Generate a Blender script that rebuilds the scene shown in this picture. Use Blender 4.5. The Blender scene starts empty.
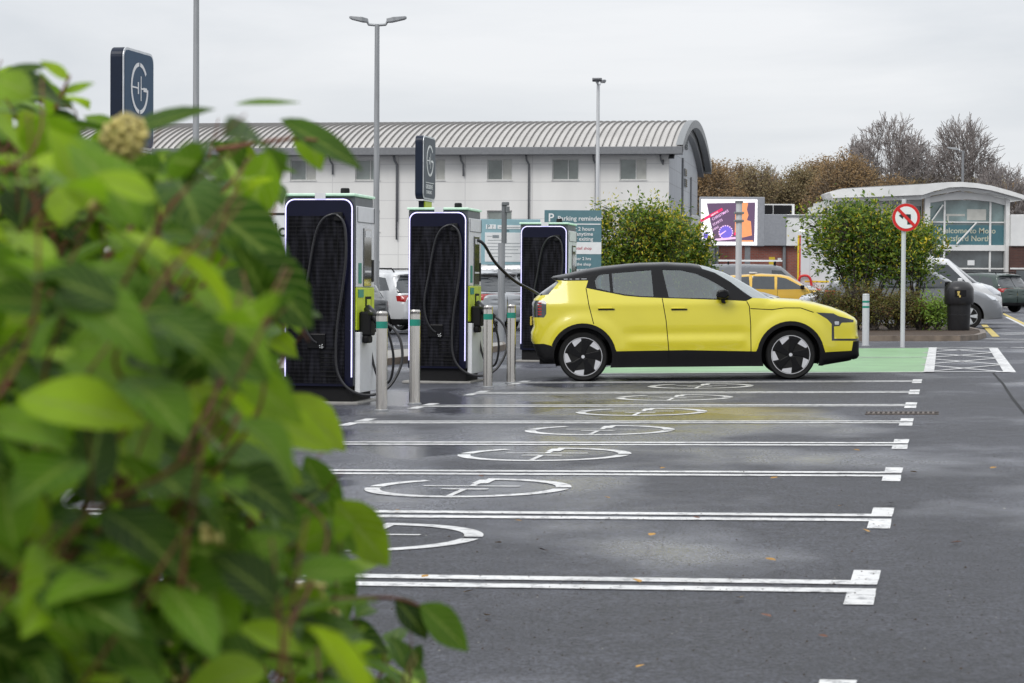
import bpy, bmesh, math, random
from mathutils import Vector, Matrix, Euler
from mathutils.geometry import delaunay_2d_cdt
R=math.radians; PI=math.pi
random.seed(7)
scene=bpy.context.scene; COL=scene.collection

# ------------------------------------------------------------------ camera
FPX=2240.0; CAMH=1.25; PITCH=56.5/2240.0; ROLL=0.006; SLOPE=0.018
camd=bpy.data.cameras.new('camera'); cam=bpy.data.objects.new('camera',camd); COL.objects.link(cam)
cam.location=(0,0,CAMH)
CM=Matrix.Rotation(PI/2-PITCH,3,'X')@Matrix.Rotation(ROLL,3,'Z')
cam.rotation_euler=CM.to_euler()
camd.sensor_width=36; camd.lens=FPX/1024*36; camd.clip_end=3000; camd.clip_start=0.05
camd.dof.use_dof=True; camd.dof.focus_distance=30; camd.dof.aperture_fstop=10.5
scene.camera=cam
def ray(px,py): return CM@Vector(((px-512)/FPX,-(py-341.5)/FPX,-1))
KN=[(-600,-.2),(-14,-.2),(-9,-.162),(9,.162),(14,.2),(600,.2)]
def gz(x):
    for (a,za),(b,zb) in zip(KN,KN[1:]):
        if x<=b: return za+(zb-za)*(x-a)/(b-a)
    return .2
def G(px,py):
    d=ray(px,py); z=0
    for _ in range(25):
        t=(z-CAMH)/d.z; z=gz(d.x*t)
    return Vector((d.x*t,d.y*t,z))
def P(px,py,Y):
    d=ray(px,py); t=Y/d.y
    return Vector((d.x*t,Y,CAMH+d.z*t))
def proj(p):
    v=CM.transposed()@(Vector(p)-Vector((0,0,CAMH)))
    return 512+FPX*v.x/-v.z, 341.5-FPX*v.y/-v.z
def onG(px,Y):
    p=P(px,330,Y); return Vector((p.x,Y,gz(p.x)))

# ------------------------------------------------------------------ materials
def newmat(name):
    m=bpy.data.materials.new(name); m.use_nodes=True
    return m,m.node_tree.nodes,m.node_tree.links,m.node_tree.nodes['Principled BSDF']
def mat(name,c,rough=.6,metal=0,var=.12,scale=8,bump=0,coat=0,emis=None,es=0,spec=.5,streak=False,bscale=None):
    m,N,L,B=newmat(name)
    B.inputs['Roughness'].default_value=rough; B.inputs['Metallic'].default_value=metal
    B.inputs['Coat Weight'].default_value=coat; B.inputs['Coat Roughness'].default_value=.06
    B.inputs['Specular IOR Level'].default_value=spec
    if emis:
        B.inputs['Emission Color'].default_value=(*emis,1); B.inputs['Emission Strength'].default_value=es
    tc=N.new('ShaderNodeTexCoord'); mp=N.new('ShaderNodeMapping'); L.new(tc.outputs['Object'],mp.inputs['Vector'])
    if streak: mp.inputs['Scale'].default_value=(1,1,.12)
    n=N.new('ShaderNodeTexNoise'); n.inputs['Scale'].default_value=scale; n.inputs['Detail'].default_value=6
    L.new(mp.outputs[0],n.inputs['Vector'])
    r=N.new('ShaderNodeMapRange'); r.inputs['From Min'].default_value=.3; r.inputs['From Max'].default_value=.7
    r.inputs['To Min'].default_value=1-var; r.inputs['To Max'].default_value=1+var
    L.new(n.outputs['Fac'],r.inputs['Value'])
    mx=N.new('ShaderNodeMix'); mx.data_type='RGBA'; mx.blend_type='MULTIPLY'; mx.inputs[0].default_value=1
    mx.inputs[6].default_value=(*c,1); L.new(r.outputs[0],mx.inputs[7]); L.new(mx.outputs[2],B.inputs['Base Color'])
    if bump:
        b=N.new('ShaderNodeBump'); b.inputs['Strength'].default_value=bump; b.inputs['Distance'].default_value=.01
        if bscale:
            n2=N.new('ShaderNodeTexNoise'); n2.inputs['Scale'].default_value=bscale; n2.inputs['Detail'].default_value=4
            L.new(tc.outputs['Object'],n2.inputs['Vector']); L.new(n2.outputs['Fac'],b.inputs['Height'])
        else: L.new(n.outputs['Fac'],b.inputs['Height'])
        L.new(b.outputs[0],B.inputs['Normal'])
    return m
def leafmat(name,cols,trans=.35,rough=.4,coat=0.0,vein=False,nscale=7):
    """leaf colour varies from leaf to leaf (random per island)"""
    m,N,L,B=newmat(name)
    g=N.new('ShaderNodeNewGeometry'); cr=N.new('ShaderNodeValToRGB')
    cr.color_ramp.elements[0].color=(*cols[0],1); cr.color_ramp.elements[-1].color=(*cols[-1],1)
    for i,c in enumerate(cols[1:-1]):
        e=cr.color_ramp.elements.new((i+1)/(len(cols)-1)); e.color=(*c,1)
    L.new(g.outputs['Random Per Island'],cr.inputs[0])
    tc=N.new('ShaderNodeTexCoord'); n=N.new('ShaderNodeTexNoise'); n.inputs['Scale'].default_value=nscale; n.inputs['Detail'].default_value=3
    L.new(tc.outputs['Object'],n.inputs['Vector'])
    r=N.new('ShaderNodeMapRange'); r.inputs['From Min'].default_value=.3; r.inputs['From Max'].default_value=.7; r.inputs['To Min'].default_value=.75; r.inputs['To Max'].default_value=1.3
    L.new(n.outputs['Fac'],r.inputs[0])
    mx=N.new('ShaderNodeMix'); mx.data_type='RGBA'; mx.blend_type='MULTIPLY'; mx.inputs[0].default_value=1
    L.new(cr.outputs[0],mx.inputs[6]); L.new(r.outputs[0],mx.inputs[7]); L.new(mx.outputs[2],B.inputs['Base Color'])
    B.inputs['Roughness'].default_value=rough; B.inputs['Coat Weight'].default_value=coat; B.inputs['Coat Roughness'].default_value=.25
    t=N.new('ShaderNodeBsdfTranslucent'); L.new(mx.outputs[2],t.inputs['Color'])
    ms=N.new('ShaderNodeMixShader'); ms.inputs[0].default_value=trans
    L.new(B.outputs[0],ms.inputs[1]); L.new(t.outputs[0],ms.inputs[2]); L.new(ms.outputs[0],N['Material Output'].inputs[0])
    return m
def glassmat(name,tint,gloss=.16,rough=.03):
    m,N,L,B=newmat(name); N.remove(B)
    t=N.new('ShaderNodeBsdfTransparent'); t.inputs[0].default_value=(*tint,1)
    g=N.new('ShaderNodeBsdfGlossy'); g.inputs['Roughness'].default_value=rough; g.inputs[0].default_value=(.95,1,1,1)
    lw=N.new('ShaderNodeLayerWeight'); lw.inputs[0].default_value=.25
    a=N.new('ShaderNodeMath'); a.operation='MULTIPLY_ADD'; a.inputs[1].default_value=.8; a.inputs[2].default_value=gloss; a.use_clamp=True
    L.new(lw.outputs['Fresnel'],a.inputs[0])
    s=N.new('ShaderNodeMixShader'); L.new(a.outputs[0],s.inputs[0]); L.new(t.outputs[0],s.inputs[1]); L.new(g.outputs[0],s.inputs[2])
    L.new(s.outputs[0],N['Material Output'].inputs[0]); return m
def brickmat(name,c1,c2,mortar,sx=1,sy=1,bw=.225,bh=.075,ms=.012,axis='XZ',rough=.8,off=.5,var=.25):
    m,N,L,B=newmat(name)
    tc=N.new('ShaderNodeTexCoord'); sp=N.new('ShaderNodeSeparateXYZ'); cb=N.new('ShaderNodeCombineXYZ')
    ad=N.new('ShaderNodeMath'); ad.operation='ADD'
    L.new(tc.outputs['Object'],sp.inputs[0]); L.new(sp.outputs[0],ad.inputs[0]); L.new(sp.outputs[1],ad.inputs[1])
    L.new(ad.outputs[0],cb.inputs[0]); L.new(sp.outputs[2],cb.inputs[1])
    b=N.new('ShaderNodeTexBrick'); b.offset=off; b.inputs['Scale'].default_value=1; b.inputs['Brick Width'].default_value=bw; b.inputs['Row Height'].default_value=bh
    b.inputs['Mortar Size'].default_value=ms; b.inputs['Color1'].default_value=(*c1,1); b.inputs['Color2'].default_value=(*c2,1); b.inputs['Mortar'].default_value=(*mortar,1)
    L.new(cb.outputs[0],b.inputs['Vector'])
    n=N.new('ShaderNodeTexNoise'); n.inputs['Scale'].default_value=.9; n.inputs['Detail'].default_value=8
    mp=N.new('ShaderNodeMapping'); mp.inputs['Scale'].default_value=(1,1,.3); L.new(tc.outputs['Object'],mp.inputs[0]); L.new(mp.outputs[0],n.inputs['Vector'])
    r=N.new('ShaderNodeMapRange'); r.inputs['From Min'].default_value=.3; r.inputs['From Max'].default_value=.7; r.inputs['To Min'].default_value=1-var; r.inputs['To Max'].default_value=1+var
    L.new(n.outputs['Fac'],r.inputs[0])
    mx=N.new('ShaderNodeMix'); mx.data_type='RGBA'; mx.blend_type='MULTIPLY'; mx.inputs[0].default_value=1
    L.new(b.outputs['Color'],mx.inputs[6]); L.new(r.outputs[0],mx.inputs[7]); L.new(mx.outputs[2],B.inputs['Base Color'])
    B.inputs['Roughness'].default_value=rough
    return m

M={}
M['yellow']=mat('car_yellow_paint',(.65,.57,.024),.32,0,.02,3,coat=.8)
M['black_gloss']=mat('gloss_black',(.005,.005,.006),.25,coat=0,var=.05,spec=.22)
M['cladding']=mat('black_plastic',(.009,.009,.010),.75,bump=.15,scale=60,spec=.18)
M['rubber']=mat('tyre_rubber',(.008,.008,.008),.75,bump=.3,scale=50,spec=.3)
M['blackmatt']=mat('matt_black',(.008,.008,.009),.7,spec=.25)
M['alloy']=mat('machined_alloy',(.62,.62,.64),.32,.35,.06)
M['steel']=mat('brushed_steel',(.60,.57,.53),.20,1.0,.18,14,streak=True,bump=.05)
M['steeldark']=mat('galvanised_steel',(.34,.35,.36),.45,.5,.15,10,streak=True)
M['polelight']=mat('light_grey_pole',(.6,.61,.62),.45,.2,.1,10,streak=True)
M['poledark']=mat('dark_grey_pole',(.16,.17,.175),.5,.3,.15,10,streak=True)
M['teal']=mat('teal_band',(.01,.24,.17),.4)
M['glass']=glassmat('car_glass',(.42,.53,.51),.15)
M['winglass']=glassmat('windscreen_glass',(.30,.34,.34),.40)
M['darkglass']=mat('privacy_glass',(.03,.035,.04),.06,coat=1,var=.05)
M['carglass_far']=mat('far_car_glass',(.035,.042,.048),.05,coat=1,var=.1)
M['tail_red']=mat('tail_lamp_red',(.30,.008,.008),.15,coat=1,emis=(1,.05,.03),es=.04)
M['lampclear']=mat('clear_lamp',(.55,.57,.6),.1,.3,coat=1)
M['lampdark']=mat('dark_headlamp',(.025,.027,.033),.15,.1,coat=.4)
M['led']=mat('led_strip',(.8,.8,.9),.4,emis=(.50,.46,.95),es=1.0)
M['ledgreen']=mat('green_led_lid',(.55,.72,.60),.4,emis=(.5,1,.62),es=.16)
M['navy']=mat('navy_led_spill',(.003,.004,.020),.35,coat=0,spec=.25,var=.1,streak=True)  # navy tone is the blue spill of the LED strip, set as base colour
M['meshblack']=None
M['chwhite']=mat('charger_white',(.72,.73,.74),.35,var=.05)
M['chgrey']=mat('charger_grey',(.10,.11,.12),.4)
M['lime']=mat('lime_green',(.50,.62,.03),.4,var=.1)
M['screen']=mat('charger_screen',(.03,.035,.035),.08,coat=1,var=.5,scale=3)
M['cable']=mat('black_cable',(.02,.02,.022),.3)
M['concrete']=mat('concrete',(.30,.29,.27),.8,bump=.3,scale=12)
M['kerb']=mat('wet_kerb_stone',(.16,.125,.095),.5,var=.35,scale=5,bump=.3)
M['soil']=mat('soil_litter',(.055,.035,.022),.9,var=.6,scale=14,bump=1)
M['paint_white']=None
M['signnavy']=mat('sign_navy',(.022,.065,.125),.5,var=.05,spec=.3)
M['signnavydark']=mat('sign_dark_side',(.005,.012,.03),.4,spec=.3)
M['signgrey']=mat('sign_grey_face',(.085,.10,.12),.5,spec=.3)
M['white']=mat('white_paint',(.78,.79,.79),.4,var=.04)
M['whitetext']=mat('white_lettering',(.8,.8,.8),.5,var=.02)
M['silvertrim']=mat('silver_trim',(.6,.62,.64),.35,.4)
M['tealsign']=mat('teal_sign_face',(.10,.20,.23),.45,var=.06)
M['bluesign']=mat('pale_blue_sign',(.28,.45,.50),.5,var=.05)
M['bluebright']=mat('blue_band',(.03,.25,.38),.5)
M['blacktext']=mat('black_lettering',(.02,.02,.02),.5)
M['greytext']=mat('grey_lettering',(.25,.28,.3),.5)
M['redtext']=mat('red_lettering',(.45,.05,.08),.5)
M['signred']=mat('sign_red',(.62,.015,.012),.4,var=.03)
M['cladwhite']=brickmat('white_wall_panels',(.80,.79,.76),(.78,.77,.745),(.64,.63,.615),bw=3.45,bh=.92,ms=.022,rough=.5,off=0,var=.05)
M['cladgrey']=brickmat('grey_gable_panels',(.42,.44,.47),(.40,.42,.45),(.29,.30,.32),bw=3.0,bh=.8,ms=.02,rough=.5,off=0,var=.06)
M['roofmetal']=mat('roof_metal',(.50,.48,.455),.5,.0,.08,.5)
M['roofseam']=mat('roof_seam',(.22,.21,.20),.5,.1)
M['gutter']=mat('dark_gutter',(.20,.205,.215),.5,.2,.1)
M['rooftrim']=mat('roof_edge_trim',(.22,.23,.235),.45,.3,.1)
M['winframe']=mat('window_frame',(.62,.62,.6),.5)
M['pane']=mat('hotel_pane',(.22,.25,.235),.08,coat=.6,var=.4,scale=.8)
M['curtain']=mat('net_curtain',(.50,.50,.46),.25,coat=.4,var=.15,scale=2)
M['brick']=brickmat('red_brick',(.30,.085,.055),(.24,.065,.045),(.2,.16,.14),bw=.25,bh=.085,ms=.01)
M['brickdark']=brickmat('dark_brick',(.10,.04,.03),(.07,.03,.025),(.08,.06,.05),bw=.25,bh=.085,ms=.01)
M['fascia']=mat('white_fascia',(.76,.76,.745),.45,var=.08,scale=1.5)
M['fasciagrey']=mat('grey_cladding',(.30,.31,.335),.35,.1,.08)
M['roofgrey']=mat('grey_roof',(.2,.2,.2),.7,var=.2)
M['bglass']=mat('pavilion_glass',(.15,.22,.22),.05,coat=1,var=.6,scale=.7)
M['bglassdark']=mat('lower_glazing',(.055,.065,.07),.05,coat=1,var=.8,scale=.9)
M['tealpanel']=mat('teal_welcome_panel',(.045,.15,.18),.3,coat=.5,var=.06)
M['cream']=mat('cream_lettering',(.55,.55,.42),.5)
M['screen_white']=mat('screen_white',(.8,.8,.8),.4,emis=(1,.95,.97),es=.75)
M['screen_purple']=mat('screen_purple',(.05,.03,.06),.4,emis=(.13,.075,.14),es=.8)
M['screen_red']=mat('screen_red',(.5,.02,.08),.4,emis=(.9,.03,.15),es=.7)
M['screen_orange']=mat('screen_orange',(.6,.25,.1),.4,emis=(.9,.33,.14),es=.6)
M['screen_blue']=mat('screen_blue',(.1,.08,.4),.4,emis=(.17,.12,.55),es=.8)
M['screen_pink']=mat('screen_pink',(.6,.4,.6),.4,emis=(.8,.5,.75),es=.7)
M['yellowsign']=mat('yellow_sign',(.7,.5,.03),.5)
M['binblack']=mat('bin_black',(.014,.014,.016),.35,var=.2,bump=.1,scale=20)
M['gold']=mat('gold_emblem',(.55,.42,.12),.4)
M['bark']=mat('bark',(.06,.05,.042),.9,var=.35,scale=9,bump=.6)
M['barkhazy']=mat('hazy_far_bark',(.23,.205,.195),.9,var=.2,scale=3)  # paler than the near bark: distance haze put into the colour
M['barkbrown']=mat('brown_bark',(.17,.13,.09),.9,var=.2,scale=3)
M['twig']=mat('red_brown_twig',(.16,.055,.025),.6,var=.3,scale=30)
M['amber']=mat('amber_beacon',(.8,.2,.01),.2,coat=1,emis=(1,.25,.02),es=.25)
M['redpaint']=mat('red_marking',(.6,.02,.02),.35)
M['yellowmark']=mat('yellow_marking',(.75,.55,.03),.4)
M['leafyellow']=mat('fallen_leaf_ochre',(.38,.20,.03),.6,var=.3,scale=40)
M['leafbrown']=mat('fallen_leaf_brown',(.13,.05,.025),.6,var=.3,scale=40)
M['iron']=mat('cast_iron',(.12,.09,.07),.5,.4,.3,20)
M['plate']=mat('number_plate',(.7,.55,.08),.4)
def paint(name,c,rough=.3): 
    return mat(name,c,rough,.15,.04,2,coat=.5)
M['p_white']=paint('white_car_paint',(.68,.69,.70)); M['p_silver']=paint('silver_car_paint',(.42,.44,.46))
M['p_dark']=paint('dark_car_paint',(.035,.04,.045)); M['p_grey']=paint('grey_car_paint',(.19,.20,.215))
M['p_orange']=paint('amber_car_paint',(.66,.40,.04)); M['p_mid']=paint('mid_grey_car_paint',(.19,.20,.215)); M['p_green']=paint('dark_green_car_paint',(.05,.075,.065))

def meshblack():
    m,N,L,B=newmat('perforated_black_grille')
    tc=N.new('ShaderNodeTexCoord'); sp=N.new('ShaderNodeSeparateXYZ'); L.new(tc.outputs['Object'],sp.inputs[0])
    def wave(o,s):
        a=N.new('ShaderNodeMath'); a.operation='MULTIPLY'; a.inputs[1].default_value=s; L.new(o,a.inputs[0])
        b=N.new('ShaderNodeMath'); b.operation='SINE'; L.new(a.outputs[0],b.inputs[0]); return b
    w1=wave(sp.outputs[0],260); w2=wave(sp.outputs[2],150)
    mu=N.new('ShaderNodeMath'); mu.operation='MULTIPLY'; L.new(w1.outputs[0],mu.inputs[0]); L.new(w2.outputs[0],mu.inputs[1])
    b=N.new('ShaderNodeBump'); b.inputs['Strength'].default_value=.25; b.inputs['Distance'].default_value=.003; L.new(w2.outputs[0],b.inputs['Height']); L.new(b.outputs[0],B.inputs['Normal'])
    n=N.new('ShaderNodeTexNoise'); n.inputs['Scale'].default_value=26; n.inputs['Detail'].default_value=3
    mp=N.new('ShaderNodeMapping'); mp.inputs['Scale'].default_value=(1,1,.16); L.new(tc.outputs['Object'],mp.inputs[0]); L.new(mp.outputs[0],n.inputs['Vector'])
    cr=N.new('ShaderNodeValToRGB'); cr.color_ramp.elements[0].position=.4; cr.color_ramp.elements[0].color=(.002,.002,.003,1)
    cr.color_ramp.elements[1].position=.75; cr.color_ramp.elements[1].color=(.020,.020,.027,1); L.new(n.outputs['Fac'],cr.inputs[0]); L.new(cr.outputs[0],B.inputs['Base Color'])
    B.inputs['Roughness'].default_value=.5; B.inputs['Specular IOR Level'].default_value=.12
    return m
M['meshblack']=meshblack()
# wet asphalt -------------------------------------------------------
def asphalt(name,line=False,base=(.070,.073,.088)):
    m,N,L,B=newmat(name)
    tc=N.new('ShaderNodeTexCoord')
    def noise(s,d=6,sc=(1,1,1),rough=.55):
        mp=N.new('ShaderNodeMapping'); mp.inputs['Scale'].default_value=sc; L.new(tc.outputs['Object'],mp.inputs[0])
        n=N.new('ShaderNodeTexNoise'); n.inputs['Scale'].default_value=s; n.inputs['Detail'].default_value=d; n.inputs['Roughness'].default_value=rough
        L.new(mp.outputs[0],n.inputs['Vector']); return n
    def rng(o,a,b,c,d):
        r=N.new('ShaderNodeMapRange'); r.inputs['From Min'].default_value=a; r.inputs['From Max'].default_value=b; r.inputs['To Min'].default_value=c; r.inputs['To Max'].default_value=d; L.new(o,r.inputs[0]); return r
    fine=noise(55,4,(1,.6,1),.85); mid=noise(6,8,(1,1,1),.65); big=noise(.33,5,(1,.8,1)); pud0=noise(.55,4,(.75,.5,1),.5)
    wc=G(470,425); wm=N.new('ShaderNodeMapping'); wm.inputs['Location'].default_value=(-wc.x/4.6,-wc.y/12,0); wm.inputs['Scale'].default_value=(1/4.6,1/12,1); L.new(tc.outputs['Object'],wm.inputs[0])
    wg=N.new('ShaderNodeTexGradient'); wg.gradient_type='SPHERICAL'; L.new(wm.outputs[0],wg.inputs[0])
    pud=N.new('ShaderNodeMath'); pud.operation='MULTIPLY_ADD'; pud.inputs[1].default_value=.22; L.new(wg.outputs['Fac'],pud.inputs[0]); L.new(pud0.outputs['Fac'],pud.inputs[2])
    f=rng(fine.outputs['Fac'],.36,.64,.0,2.3); g=rng(mid.outputs['Fac'],.3,.7,.7,1.25); h=rng(big.outputs['Fac'],.35,.65,.75,1.25)
    a=N.new('ShaderNodeMath'); a.operation='MULTIPLY'; L.new(f.outputs[0],a.inputs[0]); L.new(g.outputs[0],a.inputs[1])
    a2=N.new('ShaderNodeMath'); a2.operation='MULTIPLY'; L.new(a.outputs[0],a2.inputs[0]); L.new(h.outputs[0],a2.inputs[1])
    mx=N.new('ShaderNodeMix'); mx.data_type='RGBA'; mx.blend_type='MULTIPLY'; mx.inputs[0].default_value=1; mx.inputs[6].default_value=(*base,1); L.new(a2.outputs[0],mx.inputs[7])
    if not line:
        # olive algae stain in the bays near the car
        sc=G(735,412); mp=N.new('ShaderNodeMapping'); mp.vector_type='POINT'
        mp.inputs['Location'].default_value=(-sc.x/1.3,-sc.y/2.6,0); mp.inputs['Scale'].default_value=(1/1.3,1/2.6,1); L.new(tc.outputs['Object'],mp.inputs[0])
        gr=N.new('ShaderNodeTexGradient'); gr.gradient_type='SPHERICAL'; L.new(mp.outputs[0],gr.inputs[0])
        sn=noise(2.2,4,(.6,1,1)); ml=N.new('ShaderNodeMath'); ml.operation='MULTIPLY'; L.new(gr.outputs['Fac'],ml.inputs[0]); L.new(sn.outputs['Fac'],ml.inputs[1])
        s=rng(ml.outputs[0],.12,.4,0,1)
        m2=N.new('ShaderNodeMix'); m2.data_type='RGBA'; m2.inputs[7].default_value=(.20,.16,.03,1); L.new(s.outputs[0],m2.inputs[0]); L.new(mx.outputs[2],m2.inputs[6])
        L.new(m2.outputs[2],B.inputs['Base Color'])
    else: L.new(mx.outputs[2],B.inputs['Base Color'])
    # film of water: patches smoother
    pr=rng(pud.outputs[0],.53,.68,.46,.11)
    ra=N.new('ShaderNodeMath'); ra.operation='MULTIPLY_ADD'; ra.inputs[1].default_value=.42; L.new(fine.outputs['Fac'],ra.inputs[0]); L.new(pr.outputs[0],ra.inputs[2])
    sb_=N.new('ShaderNodeMath'); sb_.operation='SUBTRACT'; sb_.inputs[1].default_value=.17; sb_.use_clamp=True; L.new(ra.outputs[0],sb_.inputs[0])
    L.new(sb_.outputs[0],B.inputs['Roughness'])
    B.inputs['Specular IOR Level'].default_value=.36
    ps=rng(pud.outputs[0],.53,.68,.85,.06)
    b=N.new('ShaderNodeBump'); b.inputs['Distance'].default_value=.06; L.new(ps.outputs[0],b.inputs['Strength']); 
    fb=noise(48,5,(1,.7,1),.85); L.new(fb.outputs['Fac'],b.inputs['Height']); L.new(b.outputs[0],B.inputs['Normal'])
    return m
M['asphalt']=asphalt('wet_asphalt')
def roadpaint(name,c,wear=.62,amt=.75,rough=.42):
    m,N,L,B=newmat(name); tc=N.new('ShaderNodeTexCoord')
    n=N.new('ShaderNodeTexNoise'); n.inputs['Scale'].default_value=13; n.inputs['Detail'].default_value=9; n.inputs['Roughness'].default_value=.75; L.new(tc.outputs['Object'],n.inputs['Vector'])
    cr=N.new('ShaderNodeValToRGB'); cr.color_ramp.elements[0].position=wear-.10; cr.color_ramp.elements[0].color=(0,0,0,1); cr.color_ramp.elements[1].position=wear+.02; cr.color_ramp.elements[1].color=(amt,amt,amt,1); L.new(n.outputs['Fac'],cr.inputs[0])
    n2=N.new('ShaderNodeTexNoise'); n2.inputs['Scale'].default_value=1.3; n2.inputs['Detail'].default_value=5; L.new(tc.outputs['Object'],n2.inputs['Vector'])
    r_=N.new('ShaderNodeMapRange'); r_.inputs['From Min'].default_value=.3; r_.inputs['From Max'].default_value=.7; r_.inputs['To Min'].default_value=.78; r_.inputs['To Max'].default_value=1.08; L.new(n2.outputs['Fac'],r_.inputs[0])
    a=N.new('ShaderNodeMix'); a.data_type='RGBA'; a.blend_type='MULTIPLY'; a.inputs[0].default_value=1; a.inputs[6].default_value=(*c,1); L.new(r_.outputs[0],a.inputs[7])
    mx=N.new('ShaderNodeMix'); mx.data_type='RGBA'; L.new(cr.outputs[0],mx.inputs[0]); L.new(a.outputs[2],mx.inputs[6]); mx.inputs[7].default_value=(.09,.09,.10,1); L.new(mx.outputs[2],B.inputs['Base Color'])
    B.inputs['Roughness'].default_value=rough
    b=N.new('ShaderNodeBump'); b.inputs['Strength'].default_value=.4; b.inputs['Distance'].default_value=.01; L.new(n.outputs['Fac'],b.inputs['Height']); L.new(b.outputs[0],B.inputs['Normal'])
    return m
M['paint_white']=roadpaint('road_paint_white',(.74,.74,.73),.60)
M['green_road']=roadpaint('green_bay_surface',(.21,.42,.18),.66,.6,.38)
M['paint_yellow']=mat('road_paint_yellow',(.55,.42,.08),.5,var=.2,scale=6)

# ------------------------------------------------------------------ mesh helpers
class MB:
    def __init__(s): s.v=[]; s.f=[]; s.m=[]
    def add(s,vs,fs,mi=0):
        o=len(s.v); s.v+= [tuple(v) for v in vs]; s.f+=[tuple(i+o for i in f) for f in fs]; s.m+=[mi]*len(fs); return s
    def box(s,x0,x1,y0,y1,z0,z1,mi=0,T=None):
        vs=[Vector((x,y,z)) for z in (z0,z1) for y in (y0,y1) for x in (x0,x1)]
        if T: vs=[T@v for v in vs]
        return s.add(vs,[(0,2,3,1),(4,5,7,6),(0,1,5,4),(2,6,7,3),(0,4,6,2),(1,3,7,5)],mi)
    def tube(s,pts,r,n=8,mi=0,cap=True):
        pts=[Vector(p) for p in pts]; rs=r if isinstance(r,(list,tuple)) else [r]*len(pts)
        vs=[]; fs=[]; up=None
        for i,p in enumerate(pts):
            d=(pts[min(i+1,len(pts)-1)]-pts[max(i-1,0)]).normalized()
            if up is None: up=d.orthogonal().normalized()
            up=(up-d*up.dot(d))
            up=up.normalized() if up.length>1e-6 else d.orthogonal().normalized()
            w=d.cross(up)
            for k in range(n):
                a=2*PI*k/n; vs.append(p+rs[i]*(math.cos(a)*up+math.sin(a)*w))
        for i in range(len(pts)-1):
            for k in range(n):
                a=i*n+k; b=i*n+(k+1)%n; fs.append((a,b,b+n,a+n))
        if cap: fs.append(tuple(range(n-1,-1,-1))); fs.append(tuple((len(pts)-1)*n+k for k in range(n)))
        return s.add(vs,fs,mi)
    def lathe(s,prof,n=32,axis='Z',mi=0,T=None):
        vs=[]; fs=[]
        for (r,h) in prof:
            for k in range(n):
                a=2*PI*k/n
                v=Vector((r*math.cos(a),r*math.sin(a),h)) if axis=='Z' else Vector((r*math.cos(a),h,r*math.sin(a)))
                vs.append(T@v if T else v)
        for i in range(len(prof)-1):
            for k in range(n):
                a=i*n+k; b=i*n+(k+1)%n; fs.append((a,b,b+n,a+n))
        fs.append(tuple(range(n-1,-1,-1))); fs.append(tuple((len(prof)-1)*n+k for k in range(n)))
        return s.add(vs,fs,mi)
    def prism(s,poly,h0,h1,fn,mi=0):
        """poly 2D; fn(u,v,h)->3D"""
        n=len(poly); vs=[fn(u,v,h0) for u,v in poly]+[fn(u,v,h1) for u,v in poly]
        fs=[tuple(range(n-1,-1,-1)),tuple(range(n,2*n))]+[(i,(i+1)%n,(i+1)%n+n,i+n) for i in range(n)]
        return s.add(vs,fs,mi)
    def build(s,name,mats,parent=None,smooth=False,bevel=0,autosm=None,recalc=True):
        me=bpy.data.meshes.new(name); me.from_pydata(s.v,[],s.f)
        if not isinstance(mats,(list,tuple)): mats=[mats]
        for m in mats: me.materials.append(m)
        me.polygons.foreach_set('material_index',s.m)
        if recalc:
            bm=bmesh.new(); bm.from_mesh(me); bmesh.ops.recalc_face_normals(bm,faces=bm.faces)
            if autosm:
                for e in bm.edges:
                    if len(e.link_faces)==2 and e.calc_face_angle(0)>R(autosm): e.smooth=False
            bm.to_mesh(me); bm.free()
        if smooth or autosm: me.polygons.foreach_set('use_smooth',[True]*len(me.polygons))
        me.update()
        o=bpy.data.objects.new(name,me); COL.objects.link(o); o.parent=parent
        if bevel:
            b=o.modifiers.new('bevel','BEVEL'); b.width=bevel; b.segments=2; b.limit_method='ANGLE'
        return o
def tag(o,label=None,cat=None,group=None,kind=None):
    if label: o['label']=label
    if cat: o['category']=cat
    if group: o['group']=group
    if kind: o['kind']=kind
    return o
def empty(name,loc,rz=0,tilt=False,**k):
    o=bpy.data.objects.new(name,None); COL.objects.link(o); o.location=loc; o.empty_display_size=.2
    o.rotation_euler=(0,0,rz)
    if tilt and abs(loc[0])<9:
        # stands square on the sloping ground
        o.rotation_euler=(Matrix.Rotation(-math.atan(SLOPE),3,'Y')@Matrix.Rotation(rz,3,'Z')).to_euler()
    tag(o,**k); return o
def copy_tree(o,parent=None):
    c=o.copy(); COL.objects.link(c); c.parent=parent
    for ch in list(o.children): copy_tree(ch,c)
    return c
def textmesh(s,size,ext=.001,align='LEFT',bold=0):
    cu=bpy.data.curves.new('t','FONT'); cu.body=s; cu.size=size; cu.extrude=ext; cu.align_x=align; cu.offset=size*.012; cu.resolution_u=3
    o=bpy.data.objects.new('t',cu); COL.objects.link(o)
    dg=bpy.context.evaluated_depsgraph_get(); me=bpy.data.meshes.new_from_object(o.evaluated_get(dg))
    bpy.data.objects.remove(o); bpy.data.curves.remove(cu); return me
def lettering(name,items,m,parent,frame):
    """items: (text,u,v,size[,angle]); frame(u,v,w)->local 3D. one mesh"""
    b=MB()
    for it in items:
        s,u,v,size=it[:4]; ang=it[4] if len(it)>4 else 0
        me=textmesh(s,size); ca,sa=math.cos(ang),math.sin(ang)
        b.add([frame(u+p.co.x*ca-p.co.y*sa,v+p.co.x*sa+p.co.y*ca,p.co.z) for p in me.vertices],[tuple(p.vertices) for p in me.polygons]); bpy.data.meshes.remove(me)
    return b.build(name,m,parent)
def arc(cx,cy,r,a0,a1,n):
    return [(cx+r*math.cos(R(a0+(a1-a0)*i/n)),cy+r*math.sin(R(a0+(a1-a0)*i/n))) for i in range(n+1)]
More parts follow.
